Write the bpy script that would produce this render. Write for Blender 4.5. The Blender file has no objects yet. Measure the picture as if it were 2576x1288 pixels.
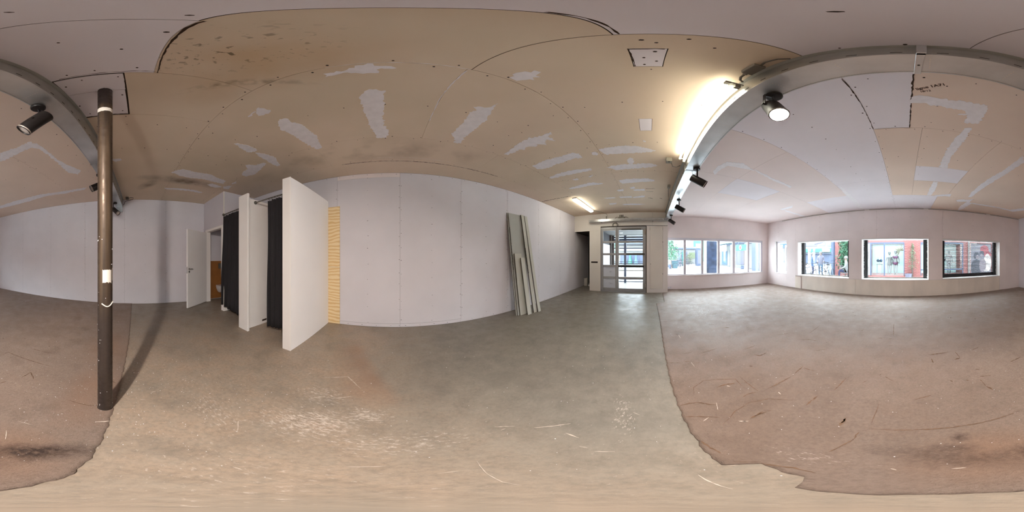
import bpy, bmesh, math, random
import numpy as np
from mathutils import Vector, Matrix, Euler
from mathutils.geometry import delaunay_2d_cdt
random.seed(7); rng = np.random.default_rng(7)
PI = math.pi; R = math.radians
S = bpy.context.scene; COL = S.collection
# ------------------------------------------------------------------ camera, world, lights, exposure
cd = bpy.data.cameras.new('camera'); cam = bpy.data.objects.new('camera', cd); COL.objects.link(cam)
cd.type = 'PANO'
try: cd.panorama_type = 'EQUIRECTANGULAR'
except Exception: pass
try: cd.cycles.panorama_type = 'EQUIRECTANGULAR'
except Exception: pass
cd.clip_start = 0.01; cd.clip_end = 200
cam.location = (0, 0, 1.4); cam.rotation_euler = (R(90), 0, R(138.2)); S.camera = cam
S.view_settings.view_transform = 'Standard'; S.view_settings.look = 'None'
S.view_settings.exposure = 0.62; S.view_settings.gamma = 1.0; S.view_settings.use_curve_mapping = False
W = bpy.data.worlds.new('overcast_sky'); S.world = W; W.use_nodes = True
bgn = W.node_tree.nodes['Background']; bgn.inputs[0].default_value = (0.80, 0.93, 1.0, 1); bgn.inputs[1].default_value = 13.5
try:
    S.cycles.use_denoising = True; S.cycles.denoiser = 'OPENIMAGEDENOISE'
    S.cycles.max_bounces = 10; S.cycles.diffuse_bounces = 6; S.cycles.transparent_max_bounces = 16
    S.cycles.sample_clamp_indirect = 6.0; S.cycles.caustics_reflective = False; S.cycles.caustics_refractive = False
except Exception: pass
# lamps of the room: their strengths (the lamps themselves are built further down)
SPOT_W = 75.0; SPOT_COL = (1.0, 0.91, 0.82)
TUBE_E = 15.0; TUBE_COL = (1.0, 0.96, 0.78)
DIFF_E = 12.0; DIFF_COL = (1.0, 0.98, 0.82)

# ------------------------------------------------------------------ helpers
def lin(r, g, b):
    f = lambda c: (c/255/12.92 if c/255 <= .04045 else ((c/255+.055)/1.055)**2.4)
    return (f(r), f(g), f(b), 1)
def mat(name, col, rough=.6, metal=0, var=.0, vs=3.0, bump=0, bs=60, spec=.5, emit=None, es=0, col2=None, stretch=None):
    m = bpy.data.materials.new(name); m.use_nodes = True; nt = m.node_tree; b = nt.nodes['Principled BSDF']
    b.inputs['Base Color'].default_value = col; b.inputs['Roughness'].default_value = rough; b.inputs['Metallic'].default_value = metal
    b.inputs['Specular IOR Level'].default_value = spec
    if emit: b.inputs['Emission Color'].default_value = (*emit[:3], 1); b.inputs['Emission Strength'].default_value = es
    geo = None
    if var or bump:
        geo = nt.nodes.new('ShaderNodeNewGeometry'); src = geo.outputs['Position']
        if stretch:
            mp = nt.nodes.new('ShaderNodeMapping'); mp.inputs['Scale'].default_value = stretch; nt.links.new(src, mp.inputs[0]); src = mp.outputs[0]
    if var:
        n = nt.nodes.new('ShaderNodeTexNoise'); n.inputs['Scale'].default_value = vs; n.inputs['Detail'].default_value = 5; nt.links.new(src, n.inputs['Vector'])
        r = nt.nodes.new('ShaderNodeValToRGB'); r.color_ramp.elements[0].position = .3; r.color_ramp.elements[1].position = .7
        c2 = col2 or tuple(min(1, c*(1+var)) for c in col[:3])+(1,)
        c1 = col if col2 else tuple(c*(1-var) for c in col[:3])+(1,)
        r.color_ramp.elements[0].color = c1; r.color_ramp.elements[1].color = c2
        nt.links.new(n.outputs['Fac'], r.inputs[0]); nt.links.new(r.outputs[0], b.inputs['Base Color'])
    if bump:
        n2 = nt.nodes.new('ShaderNodeTexNoise'); n2.inputs['Scale'].default_value = bs; n2.inputs['Detail'].default_value = 4; nt.links.new(src, n2.inputs['Vector'])
        bp = nt.nodes.new('ShaderNodeBump'); bp.inputs['Strength'].default_value = bump; bp.inputs['Distance'].default_value = .01
        nt.links.new(n2.outputs['Fac'], bp.inputs['Height']); nt.links.new(bp.outputs[0], b.inputs['Normal'])
    return m
def bx(bm, x0, x1, y0, y1, z0, z1):
    v = [bm.verts.new((x, y, z)) for z in (z0, z1) for x, y in ((x0, y0), (x1, y0), (x1, y1), (x0, y1))]
    for f in ((3, 2, 1, 0), (4, 5, 6, 7), (0, 1, 5, 4), (1, 2, 6, 5), (2, 3, 7, 6), (3, 0, 4, 7)): bm.faces.new([v[i] for i in f])
    return bm
def box(*a): return bx(bmesh.new(), *a)
def tube(bm, pts, r, n=10, caps=True):
    pts = [Vector(p) for p in pts]; rings = []
    rs = r if isinstance(r, (list, tuple)) else [r]*len(pts)
    for i, p in enumerate(pts):
        d = (pts[min(i+1, len(pts)-1)]-pts[max(i-1, 0)]).normalized()
        a = d.cross(Vector((0, 0, 1)) if abs(d.z) < .95 else Vector((1, 0, 0))).normalized(); b = d.cross(a)
        rings.append([bm.verts.new(p+(a*math.cos(2*PI*k/n)+b*math.sin(2*PI*k/n))*rs[i]) for k in range(n)])
    for q0, q1 in zip(rings, rings[1:]):
        for k in range(n): bm.faces.new((q0[k], q0[(k+1) % n], q1[(k+1) % n], q1[k]))
    if caps: bm.faces.new(rings[0][::-1]); bm.faces.new(rings[-1])
    return bm
def prism(bm, poly, z0, z1):
    a = [bm.verts.new((x, y, z0)) for x, y in poly]; b = [bm.verts.new((x, y, z1)) for x, y in poly]; n = len(poly)
    bm.faces.new(a[::-1]); bm.faces.new(b)
    for i in range(n): bm.faces.new((a[i], a[(i+1) % n], b[(i+1) % n], b[i]))
    return bm
def lathe(bm, prof, n=20, c=(0, 0, 0), caps=True):
    rings = [[bm.verts.new((c[0]+r*math.cos(2*PI*k/n), c[1]+r*math.sin(2*PI*k/n), c[2]+z)) for k in range(n)] for r, z in prof]
    for q0, q1 in zip(rings, rings[1:]):
        for k in range(n): bm.faces.new((q0[k], q0[(k+1) % n], q1[(k+1) % n], q1[k]))
    if caps and prof[0][0] > 1e-5: bm.faces.new(rings[0][::-1])
    if caps and prof[-1][0] > 1e-5: bm.faces.new(rings[-1])
    return bm
def bev(bm, w, seg=2):
    bmesh.ops.bevel(bm, geom=bm.edges[:], offset=w, segments=seg, affect='EDGES', profile=.6); return bm
def obj(name, bm, m, parent=None, smooth=False, kind=None, label=None, loc=None, rot=None):
    bmesh.ops.recalc_face_normals(bm, faces=bm.faces)
    me = bpy.data.meshes.new(name); bm.to_mesh(me); bm.free(); me.materials.append(m)
    o = bpy.data.objects.new(name, me); COL.objects.link(o)
    if smooth:
        me.polygons.foreach_set('use_smooth', [True]*len(me.polygons)); me.set_sharp_from_angle(angle=R(40))
    if parent: o.parent = parent
    if kind: o['kind'] = kind
    if label: o['label'] = label
    if loc: o.location = loc
    if rot: o.rotation_euler = rot
    return o
def thing(name, label, cat, loc=(0, 0, 0), rz=0, group=None):
    o = bpy.data.objects.new(name, None); COL.objects.link(o); o.empty_display_size = .1
    o.location = loc; o.rotation_euler = (0, 0, rz); o['label'] = label; o['category'] = cat
    if group: o['group'] = group
    return o
def tag(o, label, cat, group=None):
    o['label'] = label; o['category'] = cat
    if group: o['group'] = group
    return o
def rebase(o):
    "put the origin of a one-mesh thing at its own base"
    me = o.data; n = len(me.vertices); c = np.empty(n*3); me.vertices.foreach_get('co', c); c = c.reshape(-1, 3)
    p = np.array([(c[:, 0].min()+c[:, 0].max())/2, (c[:, 1].min()+c[:, 1].max())/2, c[:, 2].min()])
    me.vertices.foreach_set('co', (c-p).ravel()); me.update(); o.location = Vector(o.location)+Vector(p); return o
def struct(name, bm, m, parent=None, **k):
    o = obj(name, bm, m, parent, **k)
    if not parent: o['kind'] = 'structure'
    return o
def dup(root, loc, rz, label, group=None):
    r = root.copy(); COL.objects.link(r); r.location = loc; r.rotation_euler = (0, 0, rz); r['label'] = label
    if group: r['group'] = group
    for ch in list(root.children):
        c = ch.copy(); COL.objects.link(c); c.parent = r
        for g in ch.children:
            d = g.copy(); COL.objects.link(d); d.parent = c
    return r
def text(name, s, size, m, parent, loc, rot, extrude=.001, align='CENTER'):
    cu = bpy.data.curves.new(name, 'FONT'); cu.body = s; cu.size = size; cu.extrude = extrude; cu.align_x = align
    cu.offset = size*.018; cu.materials.append(m); q = bpy.data.objects.new(name, cu); COL.objects.link(q); dg = bpy.context.evaluated_depsgraph_get(); dg.update()
    me = bpy.data.meshes.new_from_object(q.evaluated_get(dg)); bpy.data.objects.remove(q); o = bpy.data.objects.new(name, me); COL.objects.link(o); o.parent = parent
    o.location = loc; o.rotation_euler = rot; return o
def dots(pts, r, axis, n=6):
    "many small discs joined: screw heads; axis is the outward normal"
    bm = bmesh.new(); ax = Vector(axis); a = ax.orthogonal().normalized(); b = ax.cross(a)
    for p in pts:
        p = Vector(p); rr = r*random.uniform(.7, 1.25)
        bm.faces.new([bm.verts.new(p+ax*.0012+(a*math.cos(2*PI*k/n)+b*math.sin(2*PI*k/n))*rr) for k in range(n)])
    return bm

# ------------------------------------------------------------------ materials
LILAC = lin(220, 215, 220)
M = {}
M['wallboard'] = mat('lilac_plasterboard', LILAC, .85, var=.035, vs=1.6, bump=.05, bs=220, spec=.25)
M['wallboard_b'] = mat('lilac_plasterboard_dusty', lin(214, 208, 213), .85, var=.04, vs=1.2, bump=.05, bs=220, spec=.25)
M['winboard'] = mat('pinkish_plasterboard', lin(240, 229, 228), .85, var=.04, vs=1.5, bump=.05, bs=220, spec=.25)
M['apron'] = mat('yellowed_board', lin(230, 219, 208), .85, var=.09, vs=2.2, bump=.08, bs=90, spec=.25, stretch=(1, 1, .35))
M['ceil_lilac'] = mat('lilac_ceiling_board', lin(234, 228, 234), .85, var=.03, vs=1.4, bump=.04, bs=220, spec=.25)
M['ceil_tan'] = mat('tan_ceiling_board', lin(228, 207, 192), .85, var=.045, vs=1.1, bump=.04, bs=220, spec=.25)
M['ceil_pink'] = mat('pinkish_ceiling_board', lin(232, 218, 216), .85, var=.03, vs=1.2, bump=.04, bs=220, spec=.25)
M['filler'] = mat('joint_filler', lin(236, 232, 236), .8, var=.05, vs=14, bump=.12, bs=60, spec=.25)
M['gap'] = mat('dark_gap', lin(52, 44, 38), .95)
M['crack'] = mat('broken_gypsum_edge', lin(60, 44, 34), .95)
M['screw'] = mat('dark_screw', lin(54, 44, 40), .6)
M['white'] = mat('white_paint', lin(242, 236, 232), .55, var=.02, vs=2, bump=.02, bs=120)
M['whiteb'] = mat('white_painted_board', lin(245, 241, 240), .5, var=.02, vs=1.5)
M['cream'] = mat('cream_paint', lin(240, 234, 226), .6, var=.02, vs=2)
M['pvc'] = mat('white_window_frame', lin(222, 218, 226), .4)
M['reveal'] = mat('raw_white_plaster', lin(226, 224, 222), .9, var=.07, vs=18, bump=.5, bs=35)
M['galv'] = mat('galvanised_steel', lin(204, 206, 208), .32, metal=.85, var=.10, vs=5, bump=.02, bs=40)
M['galv_d'] = mat('dull_galvanised_steel', lin(176, 176, 172), .45, metal=.7, var=.1, vs=8)
M['black'] = mat('black_lacquer', lin(30, 26, 26), .42, spec=.4)
M['blackm'] = mat('black_shutter_rail', lin(26, 26, 30), .5)
M['lens'] = mat('lamp_glass', lin(190, 180, 172), .25)
M['chrome'] = mat('chrome', lin(190, 188, 184), .18, metal=1)
M['stainless'] = mat('grey_door_steel', lin(176, 176, 178), .34, metal=.35, var=.05, vs=6)
M['tape'] = mat('white_tape', lin(226, 218, 208), .6)
M['curtain'] = mat('black_curtain_cloth', lin(38, 35, 38), .9, bump=.15, bs=300)
M['orange'] = mat('orange_brown_board', lin(150, 96, 44), .6, var=.16, vs=4)
M['ceramic'] = mat('white_ceramic', lin(226, 222, 222), .15)
M['greyboard'] = mat('grey_board', lin(178, 178, 172), .75, var=.04, vs=3)
M['greyboard_l'] = mat('pale_grey_board', lin(196, 194, 184), .75, var=.03, vs=3)
M['edge'] = mat('dark_board_edge', lin(92, 88, 80), .85)
M['cable'] = mat('grey_cable', lin(112, 106, 98), .6)
M['boxgrey'] = mat('grey_junction_box', lin(146, 142, 130), .6)
M['paper'] = mat('white_paper', lin(222, 228, 240), .8)
M['ink'] = mat('grey_print', lin(88, 96, 116), .8)
M['pencil'] = mat('pencil_writing', lin(66, 48, 40), .9)
M['tube'] = mat('lit_fluorescent_tube', (1, 1, 1, 1), .5, emit=TUBE_COL, es=TUBE_E)
M['diff'] = mat('lit_lamp_diffuser', (1, 1, 1, 1), .5, emit=DIFF_COL, es=DIFF_E)
M['lit'] = mat('lit_spot_lens', (1, 1, 1, 1), .5, emit=(1, .86, .62), es=14)
def glass(name, tint=(1, 1, 1), refl=.06):
    m = bpy.data.materials.new(name); m.use_nodes = True; nt = m.node_tree; nt.nodes.remove(nt.nodes['Principled BSDF'])
    t = nt.nodes.new('ShaderNodeBsdfTransparent'); t.inputs[0].default_value = (*tint, 1)
    g = nt.nodes.new('ShaderNodeBsdfGlossy'); g.inputs['Roughness'].default_value = .03
    mx = nt.nodes.new('ShaderNodeMixShader'); mx.inputs[0].default_value = refl
    nt.links.new(t.outputs[0], mx.inputs[1]); nt.links.new(g.outputs[0], mx.inputs[2])
    nt.links.new(mx.outputs[0], nt.nodes['Material Output'].inputs['Surface']); return m
M['glass'] = glass('window_glass')
def nodes_of(m): return m.node_tree, m.node_tree.nodes['Principled BSDF']
def mapped(nt, v, a, b, c=0.0, d=1.0):
    n = nt.nodes.new('ShaderNodeMapRange'); n.inputs[1].default_value = a; n.inputs[2].default_value = b; n.inputs[3].default_value = c; n.inputs[4].default_value = d
    nt.links.new(v, n.inputs[0]); return n.outputs[0]
def mth(nt, op, a, b=None):
    n = nt.nodes.new('ShaderNodeMath'); n.operation = op
    for i, s in enumerate((a, b)):
        if s is None: continue
        if isinstance(s, (int, float)): n.inputs[i].default_value = s
        else: nt.links.new(s, n.inputs[i])
    return n.outputs[0]
def noise(nt, vec, scale, detail=5, rough=.5):
    n = nt.nodes.new('ShaderNodeTexNoise'); n.inputs['Scale'].default_value = scale; n.inputs['Detail'].default_value = detail; n.inputs['Roughness'].default_value = rough
    nt.links.new(vec, n.inputs['Vector']); return n.outputs['Fac']
def mixc(nt, f, a, b):
    n = nt.nodes.new('ShaderNodeMix'); n.data_type = 'RGBA'
    nt.links.new(f, n.inputs[0]) if not isinstance(f, float) else setattr(n.inputs[0], 'default_value', f)
    for i, s in ((6, a), (7, b)):
        if isinstance(s, tuple): n.inputs[i].default_value = s
        else: nt.links.new(s, n.inputs[i])
    return n.outputs[2]
def pos(nt): return nt.nodes.new('ShaderNodeNewGeometry').outputs['Position']
# beige ceiling board with mould spots, rust-brown blooms and a dark streak
def ceiling_beige():
    m = mat('beige_ceiling_board', lin(178, 160, 138), .85, spec=.25); nt, b = nodes_of(m); p = pos(nt)
    base = mixc(nt, mapped(nt, noise(nt, p, 1.1, 4), .35, .65), lin(226, 207, 187), lin(216, 199, 177))
    base = mixc(nt, mapped(nt, noise(nt, p, .55, 3), .5, .72, 0, .5), base, lin(226, 200, 186))
    def blob(x, y, rx, ry, rot=0):
        mp = nt.nodes.new('ShaderNodeMapping'); mp.vector_type = 'TEXTURE'; mp.inputs['Location'].default_value = (x, y, 3.08)
        mp.inputs['Rotation'].default_value = (0, 0, rot); mp.inputs['Scale'].default_value = (rx, ry, 1); nt.links.new(p, mp.inputs[0])
        L = nt.nodes.new('ShaderNodeVectorMath'); L.operation = 'LENGTH'; nt.links.new(mp.outputs[0], L.inputs[0])
        return mapped(nt, L.outputs['Value'], 1.0, .25)
    tan = blob(.55, -.42, .75, .42, .2)
    base = mixc(nt, mth(nt, 'MULTIPLY', tan, mapped(nt, noise(nt, p, 2.5, 4), .3, .7, .3, .8)), base, lin(196, 164, 128))
    spots = mth(nt, 'MULTIPLY', blob(.45, -.28, .42, .28, .3), mapped(nt, noise(nt, p, 28, 2), .60, .68))
    base = mixc(nt, mth(nt, 'MULTIPLY', spots, .75), base, lin(86, 74, 52))
    streak = mth(nt, 'MULTIPLY', blob(.75, -.55, .5, .05, .75), mapped(nt, noise(nt, p, 14, 3), .4, .65))
    base = mixc(nt, mth(nt, 'MULTIPLY', streak, .6), base, lin(96, 78, 48))
    st = mth(nt, 'MAXIMUM', blob(3.25, -.9, .22, 1.0, .05), blob(3.55, -.25, .45, .16, .6))
    base = mixc(nt, mth(nt, 'MULTIPLY', st, mapped(nt, noise(nt, p, 3, 4), .3, .62, .1, .75)), base, lin(92, 76, 56))
    st2 = mth(nt, 'MULTIPLY', blob(.3, -2.2, 2.4, .34), mapped(nt, noise(nt, p, 2.2, 4), .45, .75))
    base = mixc(nt, mth(nt, 'MULTIPLY', st2, .5), base, lin(112, 96, 72))
    nt.links.new(base, b.inputs['Base Color'])
    bp = nt.nodes.new('ShaderNodeBump'); bp.inputs['Strength'].default_value = .05; bp.inputs['Distance'].default_value = .01
    nt.links.new(noise(nt, p, 200, 3), bp.inputs['Height']); nt.links.new(bp.outputs[0], b.inputs['Normal']); return m
M['ceil_beige'] = ceiling_beige()
# plywood: knots and wavy grain
def plywood():
    m = mat('plywood', lin(226, 190, 130), .6); nt, b = nodes_of(m); p = pos(nt)
    mp = nt.nodes.new('ShaderNodeMapping'); mp.inputs['Scale'].default_value = (1.6, 1, 3.2); nt.links.new(p, mp.inputs[0])
    w = nt.nodes.new('ShaderNodeTexWave'); w.bands_direction = 'Z'; w.inputs['Scale'].default_value = 1.5; w.inputs['Distortion'].default_value = 13; w.inputs['Detail'].default_value = 3; w.inputs['Detail Scale'].default_value = .55
    nt.links.new(mp.outputs[0], w.inputs['Vector'])
    base = mixc(nt, mapped(nt, w.outputs['Fac'], .3, 1.0), lin(240, 216, 172), lin(222, 184, 126))
    k = nt.nodes.new('ShaderNodeTexVoronoi'); k.inputs['Scale'].default_value = 3.2; nt.links.new(p, k.inputs['Vector'])
    base = mixc(nt, mapped(nt, k.outputs['Distance'], .055, .03), base, lin(120, 78, 40))
    nt.links.new(base, b.inputs['Base Color']); return m
M['ply'] = plywood()
# bare steel pipe: brown mill scale with bright worn streaks
def pole_mat():
    m = mat('bare_brown_steel', lin(92, 76, 62), .38, metal=.55); nt, b = nodes_of(m); p = pos(nt)
    mp = nt.nodes.new('ShaderNodeMapping'); mp.inputs['Scale'].default_value = (30, 30, 1.2); nt.links.new(p, mp.inputs[0])
    base = mixc(nt, mapped(nt, noise(nt, mp.outputs[0], 1.2, 5), .35, .7), lin(66, 54, 46), lin(104, 86, 68))
    sep = nt.nodes.new('ShaderNodeSeparateXYZ'); nt.links.new(p, sep.inputs[0])
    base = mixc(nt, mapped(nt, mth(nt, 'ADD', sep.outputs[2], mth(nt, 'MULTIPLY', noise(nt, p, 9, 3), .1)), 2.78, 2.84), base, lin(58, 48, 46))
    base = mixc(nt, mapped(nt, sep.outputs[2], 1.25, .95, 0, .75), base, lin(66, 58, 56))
    nt.links.new(base, b.inputs['Base Color'])
    nt.links.new(mapped(nt, noise(nt, p, 30, 4), .3, .7, .36, .62), b.inputs['Roughness']); return m
M['pole'] = pole_mat()
# floors: mesh attributes carry the shapes of marks and painted light, fine noise breaks their edges
def floor_mat(name, c1, c2, c3, grain, bump, rough):
    m = mat(name, c1, rough, spec=.5); nt, b = nodes_of(m); p = pos(nt)
    def at(n):
        a = nt.nodes.new('ShaderNodeAttribute'); a.attribute_name = n; return a.outputs['Fac']
    base = mixc(nt, mapped(nt, noise(nt, p, .9, 6, .6), .34, .66), c1, c2)
    base = mixc(nt, mth(nt, 'MULTIPLY', at('tone'), mapped(nt, noise(nt, p, 1.7, 6, .65), .25, .6, .35, 1)), base, c3)
    base = mixc(nt, mapped(nt, noise(nt, p, grain, 5, .75), .42, .72, 0, .6), base, tuple(c*.58 for c in c2[:3])+(1,))
    base = mixc(nt, mapped(nt, noise(nt, p, 6.5, 8, .68), .38, .66, 0, .45), base, tuple(min(1, c*q) for c, q in zip(c2[:3], (1.32, 1.34, 1.36)))+(1,))
    base = mixc(nt, mapped(nt, noise(nt, p, 2.6, 7, .7), .52, .72, 0, .5), base, tuple(c*.66 for c in c2[:3])+(1,))
    base = mixc(nt, mth(nt, 'MULTIPLY', at('warm_tint'), mapped(nt, noise(nt, p, 4, 4), .2, .7, .5, 1)), base, lin(150, 112, 86))
    f1 = noise(nt, p, 38, 6, .7); f2 = noise(nt, p, 120, 3, .7)
    soot_dim = mth(nt, 'MULTIPLY', at('soot_dim'), mapped(nt, f1, .22, .58, .25, 1))
    base = mixc(nt, soot_dim, base, lin(60, 46, 40))
    br = mapped(nt, mth(nt, 'ADD', at('brown'), mth(nt, 'MULTIPLY', f2, .5)), .55, .95, 0, .85)
    base = mixc(nt, br, base, lin(86, 62, 42))
    mp = nt.nodes.new('ShaderNodeMapping'); mp.inputs['Scale'].default_value = (1, 2.4, 1); mp.inputs['Rotation'].default_value = (0, 0, .5); nt.links.new(p, mp.inputs[0])
    s = noise(nt, mp.outputs[0], 24, 6, .75)
    wh = mapped(nt, mth(nt, 'ADD', at('white'), mth(nt, 'MULTIPLY', mapped(nt, s, .34, .66), .6)), .70, 1.0, 0, .75)
    base = mixc(nt, wh, base, lin(222, 208, 198))
    nt.links.new(base, b.inputs['Base Color'])
    nt.links.new(mth(nt, 'ADD', mapped(nt, noise(nt, p, 5, 5), .3, .7, rough-.08, rough+.14), mth(nt, 'MULTIPLY', at('dusty'), .45)), b.inputs['Roughness'])
    bp = nt.nodes.new('ShaderNodeBump'); bp.inputs['Strength'].default_value = bump; bp.inputs['Distance'].default_value = .010
    nt.links.new(noise(nt, p, grain*1.6, 5, .7), bp.inputs['Height']); nt.links.new(bp.outputs[0], b.inputs['Normal']); return m
M['conc'] = floor_mat('smooth_concrete', lin(112, 107, 99), lin(128, 121, 111), lin(168, 147, 128), 34, .14, .40)
M['screed'] = floor_mat('rough_screed', lin(140, 124, 114), lin(124, 105, 93), lin(178, 156, 140), 60, .9, .5)

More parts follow.
